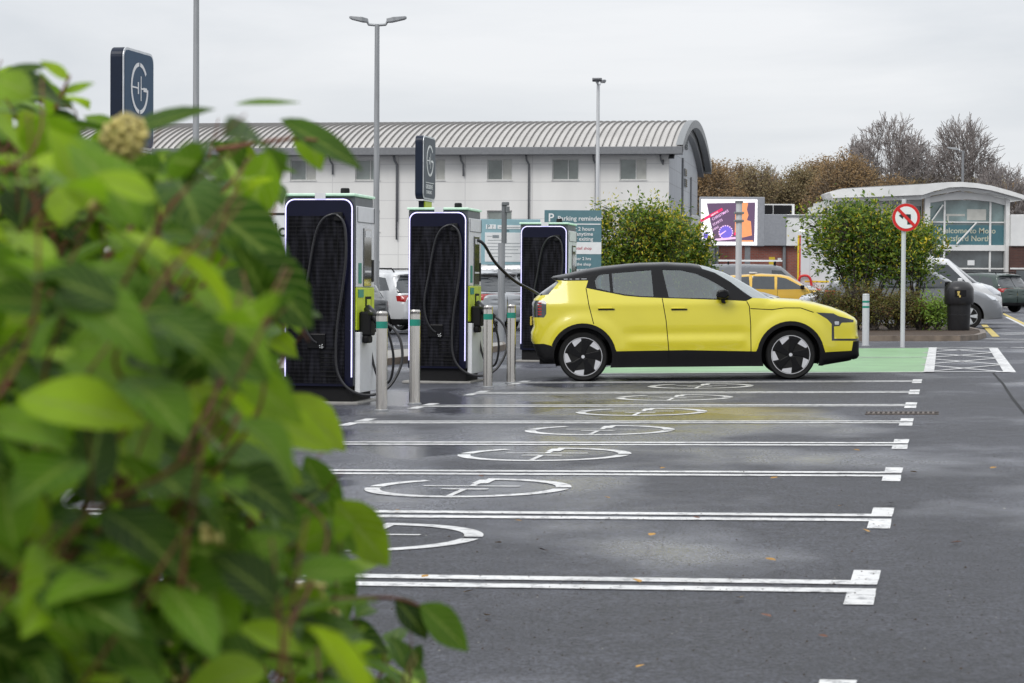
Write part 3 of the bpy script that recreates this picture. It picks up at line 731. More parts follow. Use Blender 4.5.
# ------------------------------------------------------------------ yellow car
def cv(p):
    x=(p[0]-686.3)/78.0; x+=math.copysign(max(0,abs(x)-1.62)*.10,x)
    return (x,(381.5-(p[0]-583)*.0126-p[1])/78.0)
def CVL(l): return [cv(p) for p in l]
top=CVL([(552,364.5),(544.5,364),(537.3,356.5),(533.6,345),(532,341.5),(531.7,333),(534.2,326.5),(533.7,323),(533.4,316.5),(533.2,303),(534.7,299),(540.4,293),(555.2,281.4),(552.5,279.3),(550,277.2),(553,275.6),(566,273),(586.5,268.3),(602.9,265.6),(625,263.3),(640.5,262.1),(666,261.4),(691.7,262.7),(700,263.9),(710.2,266.6),(725.6,271.9),(741,279.6),(756.4,288.6),(766.6,294.8),(772,297.2),(787,298.2),(800.5,298.9),(815.9,301.9),(831.3,306.5),(843.6,311.7),(851.8,316.8),(854.6,320.5),(855,334.2),(856.2,337.3),(856,350.6),(856.4,356),(854,359.4),(845.5,361.9),(824,365.6)])
topL=top; WHL=[((582.9-686.3)/78,.318),((789.7-686.3)/78,.318)]
SILL=.175; ARCH=.375
def circ(c,r,a0,a1,n=18): return [(c[0]+r*math.cos(R(a0+(a1-a0)*i/n)),c[1]+r*math.sin(R(a0+(a1-a0)*i/n))) for i in range(n+1)]
zc=cv((668,350.4))[1]
Cr,Cf=WHL
clad=[(-2.3,cv((533,344.8))[1]),cv((545,343.8)),cv((553.2,346))]+circ((Cr[0],Cr[1]+.0),.43,170,12)[1:]+[(Cr[0]+.432,zc-.0),(0,zc+.005),(Cf[0]-.44,zc-.02)]+circ(Cf,.43,168,12)[0:]+[cv((823,351.6)),cv((847.5,350.4)),cv((849,341)),(2.25,cv((855,340.2))[1]),(2.25,0),(-2.3,0)]
roofp=CVL([(545,274),(545,279),(558.8,280.2),(565,280.7),(588.5,280.4),(586.3,287.8),(596.7,290),(612,293),(625,295.6),(640,297),(661,297.8),(712,299.4),(730,300),(746.1,300.8),(752.5,297.6),(745,292.6),(730.7,281.6),(715.4,272.4),(703,268.4),(698,262),(660,255),(600,255)])
w_rq=CVL([(595,280.5),(598.6,275.3),(602,274.2),(609.3,273.4),(610.6,291.4),(596.9,288.2)])
w_rd=CVL([(612.3,273.0),(651.8,269.7),(654,296.4),(640,295.8),(625,294.3),(613.8,292)])
w_fd=CVL([(663,269.5),(681.5,269.9),(696.8,273.4),(707,277.8),(715.4,282.2),(727.9,290),(728.3,298.7),(669.2,297.2)])
ws=CVL([(697.5,261),(703,268.4),(715.4,272.4),(730.7,281.6),(745,292.6),(752.5,297.6),(775,298.6),(775,290),(740,262),(710,258)])
rw=CVL([(541.5,295.5),(549.4,294.6),(559,281.9),(556,279.5),(535,292)])
tl=CVL([(533,300.5),(545.5,300.2),(547.7,302),(547.6,314),(545.5,317.6),(533,317.4)])
hl=CVL([(814.9,312.0),(831,313.0),(835.4,315.6),(849.9,319.7),(849.5,322.1),(838.6,322.4),(836.4,325.7),(832.4,326),(831.4,326.3),(831.5,338.2),(854,338.4),(856,339.6),(854,340.6),(829.1,340.3),(829.2,323.6),(825.2,318.8)])
fd=CVL([(662.6,297.7),(666,320),(668.7,351)]); 
seams=[CVL([(662.6,298),(666.2,320),(668.7,350.6),(668.9,367)]),CVL([(586.4,288),(589.5,306),(594,324)]),CVL([(746.6,301),(749.2,306),(750.3,325),(750.3,366)]),CVL([(750.2,308.3),(771.7,309.3),(784,307.6),(800,307.6),(812.8,312)])]
doorR=CVL([(586.4,287.8),(589.5,306),(594,324),(604,331)])+circ(Cr,.432,55,8,8)+[ (Cr[0]+.44,zc)]+CVL([(668.7,351),(666.2,320),(662.6,298),(661,290),(586,280)])
doorF=CVL([(662.6,298),(666.2,320),(668.7,351),(750.3,351.5),(750.3,325),(749.2,306),(746.6,300.5),(746,290),(662,290)])
def feat(x,z):
    y=0
    for c in WHL:
        d=math.hypot(x-c[0],z-c[1]); y+=.028*sm(1-abs(d-.45)/.16) if d>.45 else .028
    m_=sm((x+.86)/.25)*sm((.82-x)/.15)
    def lin(z,pts):
        if z<=pts[0][0]: return pts[0][1]
        for (a,b),(c,d) in zip(pts,pts[1:]):
            if z<=c: return b+(d-b)*sm((z-a)/(c-a))*.5+(d-b)*.5*(z-a)/(c-a)
        return pts[-1][1]
    y+=m_*lin(z,[(.40,.0),(.46,.010),(.51,.016),(.60,-.012),(.70,-.002),(.85,.0)])
    return y
c0=G(686.8,380.4); 
YAW=R(-3.5)
car=empty('hatchback_car',(c0.x,c0.y,c0.z),YAW,True,label='bright yellow electric hatchback with black roof, plugged in and charging',cat='car')
# near side plane is 0.9 m in front of the centre line
nrm=Vector((-math.sin(YAW),math.cos(YAW),0)); cl=c0+nrm*.86; car.location=(cl.x,cl.y,gz(cl.x))
regs=[('rear_quarter_window',w_rq,M['glass'],True,True,.006),('rear_door_window',w_rd,M['glass'],True,True,.006),('front_door_window',w_fd,M['glass'],True,True,.006),
      ('windscreen',ws,M['winglass'],False,True),('rear_window',rw,M['darkglass'],False,True),('roof',roofp,M['black_gloss'],False),
      ('tail_light',tl,M['darkglass'],True,True),('headlight',hl,M['lampdark'],True,True),('lower_cladding',clad,M['cladding'],False),
      ('rear_door',doorR,M['yellow'],True),('front_door',doorF,M['yellow'],True)]
objs,YF=shell(car,topL,WHL,SILL,ARCH,regs,.905,.98,1.55,.035,feat,.12,(.002,.005,.011,.022,.04,.065,.1),4.2,.80,.93,.73,seams,M['yellow'])
# dark liners and floor so that nothing shows through
b=MB(); b.box(-1.9,1.85,-.62,.62,.22,.50); b.box(-.95,.93,-.82,.82,.19,.24)
b.build('underbody',M['blackmatt'],car)
b=MB(); b.prism([cv(p) for p in [(560,300),(600,303),(700,305),(745,305),(762,312),(762,340),(560,340)]],-.80,.80,lambda u,v,h:(u,h,v)); b.build('interior_tub',M['blackmatt'],car)
for c in WHL:
    b=MB(); pts=circ(c,ARCH-.004,-20,200,24); 
    for s in (-1,1):
        vs=[(x,s*(YF(x,z)-.012),z) for x,z in pts]+[(x,s*.55,z) for x,z in pts]; n=len(pts)
        b.add(vs,[(i,i+1,i+1+n,i+n) for i in range(n-1)])
        b.add([(x,s*.56,z) for x,z in pts],[tuple(range(n))])
    b.build('wheel_arch_liner',M['blackmatt'],car)
for c in WHL:
    for s in (-1,1): make_wheel(car,c[0],s*.79,.318,.248,s,rot=96 if s<0 else 30)
# seats, steering wheel, dashboard
for (x,y) in ((-.05,-.36),(-.05,.36),(-.85,-.36),(-.85,.36)):
    b=MB(); b.prism([(x-.10,.8),(x+.05,.8),(x-.08,1.20),(x-.20,1.20)],y-.22,y+.22,lambda u,v,h:(u,h,v)); b.prism([(x-.19,1.22),(x-.10,1.22),(x-.13,1.37),(x-.21,1.37)],y-.12,y+.12,lambda u,v,h:(u,h,v)); b.build('seat',M['chgrey'],car,bevel=.03)
b=MB(); b.tube([(.42+.06*math.sin(a),-.36+.17*math.cos(a),1.05+.16*math.sin(a)) for a in [2*PI*k/20 for k in range(21)]],.016,6); b.build('steering_wheel',M['blackmatt'],car)
b=MB(); b.prism([(.5,.9),(.52,1.03),(.9,1.02),(1.05,.95)],-.7,.7,lambda u,v,h:(u,h,v)); b.build('dashboard',M['chgrey'],car)
# mirrors and handles
for s in (-1,1):
    x,z=cv((722,293.8)); y=YF(x,z-.02)
    b=MB(); b.prism([(x-.085,z-.05),(x-.06,z+.045),(x+.03,z+.065),(x+.085,z+.04),(x+.09,z-.03),(x+.05,z-.06)],s*(y+.05),s*(y+.21),lambda u,v,h:(u,h,v))
    mr=b.build('door_mirror',M['black_gloss'],car,bevel=.025)
    b=MB(); b.prism([(x-.02,z-.055),(x+.03,z-.055),(x+.05,z-.12),(x+.0,z-.12)],s*(y-.02),s*(y+.11),lambda u,v,h:(u,h,v)); b.build('mirror_stalk',M['black_gloss'],mr,bevel=.01)
    for (a,c,dn) in ((671.5,687.5,'front_door'),(598.5,615,'rear_door')):
        xa,z=cv((a,309)); xb,_=cv((c,309)); yy=YF((xa+xb)/2,z)
        b=MB(); b.box(xa,xb,yy*s-.012,yy*s+.012,z-.012,z+.004); b.build('handle_recess',M['blackmatt'],objs[(dn,s)])
        b=MB(); b.box(xa,xb-.03,yy*s-.024,yy*s+.024,z+.004,z+.022); b.build('handle',M['yellow'],objs[(dn,s)],bevel=.006)
    # red bars inside tail light
    b=MB()
    for k in range(5):
        x,z=cv((541.2,303+k*2.8)); yy=YF(x,z); b.box(x-.018,x+.03,s*yy-.004,s*yy+.008 if s>0 else s*yy+.004,z-.012,z+.008) if s>0 else b.box(x-.018,x+.03,s*yy-.008,s*yy+.004,z-.012,z+.008)
    b.build('lamp_bar',M['tail_red'],objs[('tail_light',s)])
    # bright rectangular element of the headlight
    b=MB(); x,z=cv((833.5,322.5)); yy=YF(x,z); b.box(x-.03,x+.035,s*yy-.008,s*yy+.008,z-.025,z+.018); b.build('lamp_lens',M['lampclear'],objs[('headlight',s)],bevel=.005)
b=MB(); b.box(2.215,2.235,-.26,.26,.46,.57); b.build('number_plate',M['white'],car)
b=MB(); b.box(-2.035,-2.015,-.26,.26,.72,.83); b.build('number_plate',M['plate'],car)
x,z=cv((575,278.8)); b=MB(); 
for k,w0 in enumerate((.05,.03,.05,.07)): b.box(x-.14+k*.075,x-.14+k*.075+w0,-YF(x,z)-.004,-YF(x,z)+.004,z-.006,z+.004)
b.build('side_badge',M['silvertrim'],car)

# charging cable from middle charger to the far rear corner of the car
c2=CH[1]; W2=Matrix.Rotation(ANG,3,'Z')
s0=Vector(c2.location)+W2@Vector((.80,.45,1.86)); 
e0=Vector(car.location)+Matrix.Rotation(YAW,3,'Z')@Vector((-1.83,.93,1.06))
mid=[s0,s0+Vector((.10,.03,-.06))]
for t in (.25,.5,.75): 
    q=s0.lerp(e0,t); q.z-=.20*math.sin(PI*t)*.8; mid.append(q)
mid+=[e0+Vector((-.14,.04,.01)),e0]
b=MB(); b.tube(smoothpath(mid),.021,10); cb=b.build('charging_cable',M['cable'],smooth=True)
tag(cb,'thick black charging cable sagging from the middle charger to the yellow car','cable')
b=MB(); b.tube([e0+Vector((-.14,.03,.01)),e0+Vector((-.02,0,0)),e0+Vector((.04,-.02,0))],[.026,.04,.045],12); b.build('plug',M['blackmatt'],cb)

# ------------------------------------------------------------------ other cars
def generic_car(kind,loc,yaw,paintm,label,group='cars parked beyond the chargers',**o):
    L_={'hatch':4.3,'suv':4.6,'mpv':4.7,'estate':4.7,'van':5.0,'saloon':4.6}[kind]
    T={
     'hatch':([(-2.12,.25),(-2.15,.55),(-2.12,.95),(-1.95,1.05),(-1.70,1.38),(-1.55,1.46),(-.8,1.53),(0,1.52),(.35,1.45),(1.15,1.0),(1.5,.95),(1.95,.82),(2.12,.62),(2.15,.25)],1.3,-1.3,.31,[[(-1.55,1.02),(-1.35,1.36),(-.75,1.43),(-.72,.98)],[(-.66,.98),(-.66,1.44),(-.02,1.44),(0,.96)],[(.06,.96),(.06,1.43),(.3,1.39),(.95,1.0)]],[(.5,1.42),(.35,1.60),(1.3,1.0),(1.1,.97)],[(-1.65,1.35),(-1.72,1.42),(-2.05,1.0),(-1.86,.99)],1.0,1.53),
     'suv':([(-2.22,.3),(-2.27,.6),(-2.25,1.0),(-2.1,1.12),(-1.82,1.5),(-1.98,1.60),(-1.6,1.66),(-.6,1.71),(.2,1.68),(.55,1.6),(1.25,1.15),(1.7,1.08),(2.15,.95),(2.26,.7),(2.27,.3)],1.36,-1.36,.35,[[(-1.68,1.16),(-1.45,1.48),(-.9,1.55),(-.85,1.12)],[(-.78,1.12),(-.78,1.57),(-.05,1.58),(-.02,1.1)],[(.05,1.1),(.05,1.58),(.42,1.52),(1.05,1.12)]],[(.62,1.54),(.6,1.7),(1.4,1.1),(1.2,1.13)],[(-1.8,1.5),(-1.85,1.55),(-2.2,1.08),(-1.95,1.1)],1.14,1.7),
     'mpv':([(-2.3,.28),(-2.35,.6),(-2.32,1.05),(-2.2,1.15),(-1.95,1.56),(-1.7,1.64),(-.6,1.68),(.2,1.64),(.5,1.55),(1.3,1.08),(1.7,1.0),(2.15,.84),(2.33,.6),(2.35,.28)],1.45,-1.4,.335,[[(-1.9,1.1),(-1.75,1.48),(-1.0,1.54),(-.95,1.06)],[(-.88,1.06),(-.88,1.55),(-.02,1.54),(.0,1.04)],[(.07,1.04),(.07,1.53),(.4,1.47),(1.2,1.06)]],[(.6,1.48),(.5,1.7),(1.5,1.03),(1.28,1.05)],[(-1.93,1.5),(-1.98,1.55),(-2.3,1.1),(-2.12,1.1)],1.1,1.66),
     'estate':([(-2.32,.25),(-2.36,.55),(-2.33,.95),(-2.2,1.02),(-1.95,1.40),(-1.75,1.48),(-.6,1.55),(.1,1.52),(.4,1.45),(1.2,1.0),(1.6,.95),(2.15,.82),(2.33,.6),(2.35,.25)],1.42,-1.4,.32,[[(-1.85,1.05),(-1.72,1.38),(-1.0,1.44),(-.95,1.0)],[(-.88,1.0),(-.88,1.45),(-.1,1.44),(-.08,.98)],[(0,.98),(0,1.43),(.3,1.38),(1.05,1.0)]],[(.5,1.4),(.4,1.6),(1.35,1.0),(1.15,.97)],[(-1.9,1.38),(-1.98,1.40),(-2.3,1.0),(-2.05,1.0)],1.0,1.53),
     'saloon':([(-2.25,.3),(-2.3,.6),(-2.25,.98),(-1.7,1.04),(-1.1,1.38),(-.5,1.46),(.1,1.44),(.4,1.36),(1.1,1.0),(1.6,.93),(2.15,.80),(2.28,.6),(2.3,.25)],1.38,-1.38,.32,[[(-1.45,1.02),(-1.05,1.3),(-.7,1.35),(-.68,.98)],[(-.62,.98),(-.62,1.37),(-.0,1.37),(0,.96)],[(.06,.96),(.06,1.36),(.3,1.32),(.95,.98)]],[(.45,1.34),(.4,1.5),(1.25,.98),(1.08,.97)],[(-1.1,1.34),(-1.15,1.45),(-1.75,1.05),(-1.45,1.04)],1.0,1.46),
     'van':([(-2.45,.3),(-2.5,.6),(-2.5,1.2),(-2.42,1.9),(-2.3,1.97),(-1,2.0),(.6,1.98),(.95,1.9),(1.75,1.25),(2.2,1.12),(2.45,.95),(2.5,.7),(2.5,.3)],1.5,-1.45,.34,[[(.55,1.18),(.55,1.75),(.95,1.73),(1.5,1.2)]],[(1.02,1.82),(1.0,1.98),(1.9,1.2),(1.65,1.2)],[(-2.40,1.85),(-2.5,1.85),(-2.5,1.3),(-2.44,1.3)],1.2,1.98)}[kind]
    tp,wf,wr,rad,wins,wsc,rwin,belt,roofz=T
    c=empty('parked_'+('van' if kind=='van' else 'car'),loc,yaw,label=label,cat='van' if kind=='van' else 'car',group=group)
    xr=tp[0][0]; xf=tp[-1][0]
    tail=[(xr+.02,belt-.10),(xr+.30,belt-.12),(xr+.26,belt-.26),(xr+.02,belt-.28)] if kind not in('van',) else [(xr+.01,1.25),(xr+.12,1.25),(xr+.12,.75),(xr+.01,.75)]
    head=[(xf-.55,belt-.14),(xf-.15,belt-.21),(xf+.1,belt-.34),(xf+.1,belt-.42),(xf-.3,belt-.34)] if kind!='van' else [(xf-.55,1.15),(xf-.2,1.05),(xf+.1,.95),(xf+.1,.78),(xf-.25,.88)]
    regs=[]
    for wn in wins: regs.append(('side_window',wn,M['carglass_far'],True,True))
    regs+= [('windscreen',wsc,M['carglass_far'],False,True),('rear_window',rwin,M['carglass_far'],False,True),('tail_light',tail,M['tail_red'],True,True),('headlight',head,M['lampclear'],True,True),
            ('bumper',[(xr-.2,.42),(wr-.4,.42),(wr-.4,0),(xr-.2,0)],o.get('bump',M['cladding']),False,True)]
    ob,Yf=shell(c,tp,[(wr,rad),(wf,rad)],.24,rad+.055,regs,.90 if kind!='van' else .98,belt,roofz,.11,None,.13,(.004,.015,.04,.09),3.6,.86,.92,.80 if kind!='van' else .9,[[(0.02,belt-.02),(0.03,.3)]],paintm,.6)
    b=MB(); b.box(xr+.3,xf-.3,-.62,.62,.26,.62); b.build('underbody',M['blackmatt'],c)
    for wx in (wr,wf):
        for s in (-1,1): make_wheel(c,wx,s*.80,rad,rad*.68,s,fancy=False,mt=M['silvertrim'])
    b=MB(); b.box(xr-.015,xr+.05,-.26,.26,belt-.42,belt-.31); b.build('number_plate',M['plate'],c)
    x=.95 if kind!='van' else 1.35
    for s in (-1,1):
        b=MB(); yy=Yf(x-.15,belt); b.box(x-.12,x+.02,s*yy if s>0 else -yy-.22,s*yy+.22 if s>0 else -yy,belt,belt+.14); b.build('door_mirror',o.get('mir',M['black_gloss']),c,bevel=.03)
    if o.get('rails'):
        for s in (-1,1):
            b=MB(); b.tube([(-1.6,s*.62,roofz-.06),(-1.5,s*.62,roofz+.03),(.2,s*.62,roofz+.03),(.4,s*.62,roofz-.06)],.02,6); b.build('roof_rail',M['black_gloss'],c)
    return c
def cloc(px,Y): 
    p=onG(px,Y); return (p.x,p.y,p.z)
generic_car('suv',cloc(368,60),R(180-42),M['p_white'],'white sport utility car with red tail light seen between the first two chargers',rails=True)
generic_car('estate',cloc(296,57),R(180-30),M['p_dark'],'dark car just left of the white one, seen past the edge of the nearest charger')
generic_car('suv',cloc(455,62),R(180-50),M['p_silver'],'silver car with red tail light right beside the middle charger',bump=M['p_silver'])
generic_car('suv',cloc(494,64.5),R(180-50),M['p_dark'],'dark grey car under the pale blue sign, left of the farthest charger')
generic_car('van',cloc(505,84),R(165),M['p_white'],'white van far behind the pale blue sign')
generic_car('hatch',cloc(716,70),R(-8),M['p_grey'],'dark grey car with black roof rails just above the bonnet of the yellow hatchback',rails=True)
oc=generic_car('estate',cloc(778,80),R(-10),M['p_orange'],'amber and white patrol estate car between the dark railed car and the white truck')
b=MB(); b.box(-1.0,-.8,-.6,.6,1.56,1.60); b.build('roof_bar',M['white'],oc)
b=MB(); b.box(-2.0,1.9,-.935,-.92,.50,.60); b.build('side_stripe',M['redpaint'],oc)
vc=generic_car('van',cloc(757,92),R(-5),M['p_grey'],'dark grey van carrying a white ladder on its roof')
b=MB()
for s in (-.18,.18): b.box(-1.6,1.0,s-.03,s+.03,2.10,2.17)
for k in range(9): b.box(-1.5+k*.3,-1.46+k*.3,-.18,.18,2.11,2.15)
ld=b.build('ladder',M['white']); tag(ld,'white ladder lashed on the roof of the dark grey van','ladder'); ld.location=vc.location; ld.rotation_euler=vc.rotation_euler
for xx in (-1.2,.7):
    b=MB(); b.box(xx-.03,xx+.03,-.75,.75,2.05,2.10); b.box(xx-.03,xx+.03,-.72,-.68,1.93,2.06); b.box(xx-.03,xx+.03,.68,.72,1.93,2.06); b.build('roof_bar',M['blackmatt'],vc)
generic_car('hatch',cloc(870,64),R(180-8),M['p_silver'],'silver car facing left, its windscreen seen beside the flowering bush above the hedge')
generic_car('mpv',cloc(912,59.5),R(-10),M['p_mid'],'grey people carrier facing right beside the litter bin',bump=M['p_mid'])
generic_car('van',cloc(915,66),R(-12),M['p_white'],'white van facing right behind the grey people carrier',bump=M['p_white'],mir=M['p_white'])
generic_car('suv',cloc(978,98),R(125),M['p_green'],'dark green sport utility car parked by the entrance, beyond the white van',rails=True)

# recovery truck
tl_=onG(797,93); tr=empty('recovery_truck',tl_,R(-8),label='tall white recovery truck with an amber beacon, left of the flowering bush',cat='truck')
MB().box(0,4.2,0,2.2,.55,3.45).build('box_body',M['p_white'],tr,bevel=.12)
b=MB(); b.prism([(4.25,.5),(4.25,2.7),(4.6,2.8),(5.3,2.6),(5.9,1.7),(6.3,1.5),(6.4,.5)],.1,2.1,lambda u,v,h:(u,h,v)); b.build('cab',M['p_white'],tr,bevel=.08)
b=MB(); b.prism([(5.35,2.5),(5.85,1.7),(4.9,1.7),(4.9,2.5)],.085,.098,lambda u,v,h:(u,h,v)); b.build('side_window',M['carglass_far'],tr)
for k in range(6): MB().box(-.012,-.002,.15,.30,.7+k*.4,.9+k*.4).build('rear_marking',M['redpaint'] if k%2 else M['yellowmark'],tr)
b=MB(); b.box(-.012,.06,-.012,-.002,.75,3.2); b.build('edge_stripe',M['yellowmark'],tr)
b=MB(); b.box(.07,.12,-.012,-.002,.75,3.2); b.build('edge_stripe',M['redpaint'],tr)
b=MB(); b.lathe([(.26,3.45),(.26,3.5),(.24,3.52),(.22,3.68),(.12,3.74)],20,T=Matrix.Translation((1.25,.6,0))); b.build('beacon',M['amber'],tr,autosm=40)
b=MB(); b.box(.3,3.8,-.012,-.002,1.25,1.32); b.build('side_marking',M['yellowmark'],tr)
b=MB(); b.box(.5,.505,-.008,-.002,1.5,3.0); b.box(1.7,1.71,-.008,-.002,1.5,3.0); b.box(.5,1.71,-.008,-.002,3.0,3.01); b.build('door_outline',M['gutter'],tr)
for wx in (1.0,5.2):
    for s,y in ((-1,.15),(1,2.05)): make_wheel(tr,wx,y,.38,.24,s,fancy=False,mt=M['silvertrim'])
b=MB(); b.tube(smoothpath([(.1,-.1,.6),(.05,-.12,1.2),(.15,-.12,1.5),(.5,-.12,1.45),(.6,-.12,.9)]),.05,8); b.build('guard_rail',M['redpaint'],tr,smooth=True)
b=MB(); b.prism([(0,.75),(.3,1.10),(1.0,.95),(1.1,.7)],-.5,-.05,lambda u,v,h:(u,h,v)); b.build('lamp_cluster',M['redpaint'],tr,bevel=.05)
# ------------------------------------------------------------------ poles and lamps
def lamp(px,Y,topy,rb,arms,m,label,h=None):
    p=onG(px,Y); z=P(px,topy,Y).z-p.z if h is None else h
    o=empty('street_lamp',p,label=label,cat='street lamp',group='lamp posts over the car park')
    MB().tube([(0,0,0),(0,0,1.3)],[rb*1.25,rb*1.25],16).build('base',m,o,smooth=False,autosm=40)
    MB().tube([(0,0,1.3),(0,0,z)],[rb,rb*.72],16).build('pole',m,o,autosm=40)
    for (ax,ay,l) in arms:
        d=Vector((ax,ay,0)).normalized()
        b=MB(); b.tube([(0,0,z-.02),d*.22+Vector((0,0,z+.0)),d*.26+Vector((0,0,z+.08))],.035,8); b.build('arm',m,o)
        q=Vector((-d.y,d.x,0)); b=MB()
        a0=d*.24+Vector((0,0,z+.10)); a1=d*l+Vector((0,0,z+.10+.16*(l-.24)))
        vs=[]
        for pnt,wd,th in ((a0,.10,.05),(a0.lerp(a1,.3),.16,.06),(a0.lerp(a1,.9),.15,.035),(a1,.08,.02)):
            for (sx,sz) in ((-1,-1),(1,-1),(1,1),(-1,1)): vs.append(pnt+q*sx*wd+Vector((0,0,sz*th)))
        fs=[(0,3,2,1),(12,13,14,15)]+[(4*i+k,4*i+(k+1)%4,4*i+4+(k+1)%4,4*i+4+k) for i in range(3) for k in range(4)]
        b.add(vs,fs); b.build('lamp_head',M['steeldark'] if m is not M['polelight'] else M['gutter'],o,bevel=.01)
    return o
lamp(375.8,58,24.5,.085,[(-1,.05,.72),(1,.05,.76)],M['steeldark'],'double-headed grey lamp post rising behind the nearest charger')
lamp(195.5,38,-80,.062,[(-1,0,.7),(1,0,.7)],M['steeldark'],'tall dark lamp post right of the navy sign, cut off by the top edge')
lamp(596.5,74,84,.075,[(.25,1,.6),(-.15,-1,.45)],M['polelight'],'slim pale lamp post in front of the barrel-roofed building')
lamp(961,128,151,.10,[(-1,.2,.9)],M['gutter'],'far small lamp post behind the curved entrance roof')
# pole in front of billboard
p=onG(738,62); o=empty('signal_pole',p,label='plain grey pole with two clamps in front of the lit advertising screen',cat='pole')
zt=P(738,203,62).z-p.z; MB().tube([(0,0,0),(0,0,zt)],.085,14).build('pole',M['polelight'],o,autosm=40)
zb=P(738,222,62).z-p.z; b=MB(); b.box(-.13,.13,-.12,.12,zb,zb+.06); b.box(-.13,.13,-.12,.12,zb+.22,zb+.28); b.build('bracket',M['rooftrim'],o,bevel=.01)
b=MB(); b.tube([(0,0,zt),(0,0,zt+.06)],.11,14); b.build('cap',M['gutter'],o)

# ------------------------------------------------------------------ signs
def totem(px,py_top,Y,W,Hs,T_,label,face,withpost=True):
    """double sided sign box, its face looks along the local +x"""
    zt=P(px,py_top,Y).z; g=onG(px,Y); o=empty('totem_sign',(g.x,g.y,g.z),ANG,label=label,cat='sign',group='navy charging signs above the chargers')
    zt-=g.z; zb=zt-Hs; r=.10
    def rr(y0,y1,z0,z1,r): 
        return [(y0+r,z0)]+[(y1-r+r*math.sin(t),z0+r-r*math.cos(t)) for t in [PI/2*i/6 for i in range(7)]]+[(y1-r+r*math.cos(t),z1-r+r*math.sin(t)) for t in [PI/2*i/6 for i in range(7)]]+[(y0+r-r*math.sin(t),z1-r+r*math.cos(t)) for t in [PI/2*i/6 for i in range(7)]]+[(y0+r-r*math.cos(t),z0+r-r*math.sin(t)) for t in [PI/2*i/6 for i in range(7)]]
    b=MB(); b.prism(rr(0,W,zb,zt,r),-T_,0,lambda u,v,h:(h,u,v)); b.build('sign_box',M['signnavydark'],o,bevel=.012)
    b=MB(); b.prism(rr(.0,W,zb,zt,r),.001,.012,lambda u,v,h:(h,u,v)); b.build('face_rim',M['silvertrim'],o)
    b=MB(); b.prism(rr(.025,W-.025,zb+.025,zt-.025,r*.85),.0125,.018,lambda u,v,h:(h,u,v)); fp=b.build('sign_face',face,o)
    b=MB(); cy,cz,rad=W*.5,zt-Hs*.385,min(W,Hs)*.30
    for poly in emblem(): b.prism([(cy+u*rad*.95,cz+v*rad) for u,v in poly],.019,.022,lambda u,v,h:(h,u,v))
    b.box(.019,.022,W*.16,W*.84,zt-Hs*.74,zt-Hs*.73)
    b.build('emblem',M['whitetext'],fp)
    lettering('lettering',[('GRIDSERVE',W*.17,zt-Hs*.83,W*.115),('CHARGING',W*.20,zt-Hs*.91,W*.09)],M['whitetext'],fp,lambda u,v,w_:(.019+w_,u,v))
    b=MB(); b.box(-T_*.9,-.03,W*.25,W*.75,0,zb); b.build('post',M['signnavydark'],o)
    b=MB(); b.box(-.028,-.004,W*.25,W*.80,zb-.42,zb-.03); b.build('lime_glow_plate',M['lime'],o)  # lime colour stands in for the green light on the post
    b=MB(); b.box(-T_,.01,0,W*.95,zb-.03,zb-.008); b.build('white_shelf',M['chwhite'],o)
    return o
totem(122,46,22.0,.85,.98,.13,'navy sign with a white ringed letter, large, rising out of the leafy bush',M['signnavy'])
totem(422,135,36.0,.85,1.02,.13,'smaller dark sign with a white ringed letter, rising behind the middle charger',M['signgrey'])

def board(px0,px1,py0,py1,Y,m,label,name='notice_board',yaw=0,posts=(.12,.88),pm=None,th=.04,cat='sign'):
    a=P(px0,py0,Y); c=P(px1,py1,Y); g=onG((px0+px1)/2,Y); W=c.x-a.x; z1=a.z-g.z; z0=c.z-g.z
    o=empty(name,(a.x,Y,g.z),yaw,label=label,cat=cat)
    MB().box(0,W,0,th,z0,z1).build('board',m,o,bevel=.004)
    for k in posts: MB().tube([(W*k,th+.035,0),(W*k,th+.035,z1-.02)],.03,10).build('post',pm or M['steeldark'],o,autosm=40)
    return o,W,z0,z1
F=lambda u,v,w_:(u,-.0078-w_,v)
o,W,z0,z1=board(544.5,601,210,296,46,M['tealsign'],'teal parking reminder notice with white lettering, beside the farthest charger'); h=z1-z0
s=W/56.5
def pv(py): return z1-(py-210)/86*h
b=MB(); b.box(0,W,-.006,-.001,pv(254),pv(242)); b.box(0,W-.02,-.006,-.001,pv(224.5),pv(223.4)); b.build('white_band',M['white'],o)
b=MB(); b.box(.07,.20,-.006,-.001,pv(222),pv(213)); b.build('parking_symbol_panel',M['tealsign'],o)
lettering('lettering',[('P',.075,pv(221.5),.24),('Parking reminder',13*s,pv(220.4),.132),('Charges after 2 hours',.07,pv(230.5),.108),('then all day anytime',.13,pv(235.5),.108),('pay after exiting',.30,pv(240.5),.108),('Pay by phone after 2 hrs',.09,pv(260),.088),('or at the kiosk in the shop',.07,pv(265.5),.083),('Pay in full at reception',.17,pv(271),.088),('staff are here to help',.20,pv(276.5),.088),('see terms for more',.22,pv(282),.088)],M['whitetext'],o,F)
lettering('red_lettering',[('or pay in retail shop',.28,pv(249.5),.085)],M['redtext'],o,lambda u,v,w_:(u,-.0075-w_,v))
o,W,z0,z1=board(476,540,219,265,46.5,M['bluesign'],'pale blue information board with a white text panel, between middle and farthest chargers',posts=()); h=z1-z0
def pv(py): return z1-(py-219)/46*h
u_=lambda px:(px-476)/64*W
b=MB(); b.box(u_(485),u_(538),-.006,-.001,pv(262),pv(232.5)); b.box(u_(486),u_(496),-.006,-.001,pv(229),pv(224.5)); b.box(u_(497.5),u_(530),-.006,-.001,pv(229),pv(225)); b.build('white_panel',M['white'],o,bevel=.004)
b=MB()
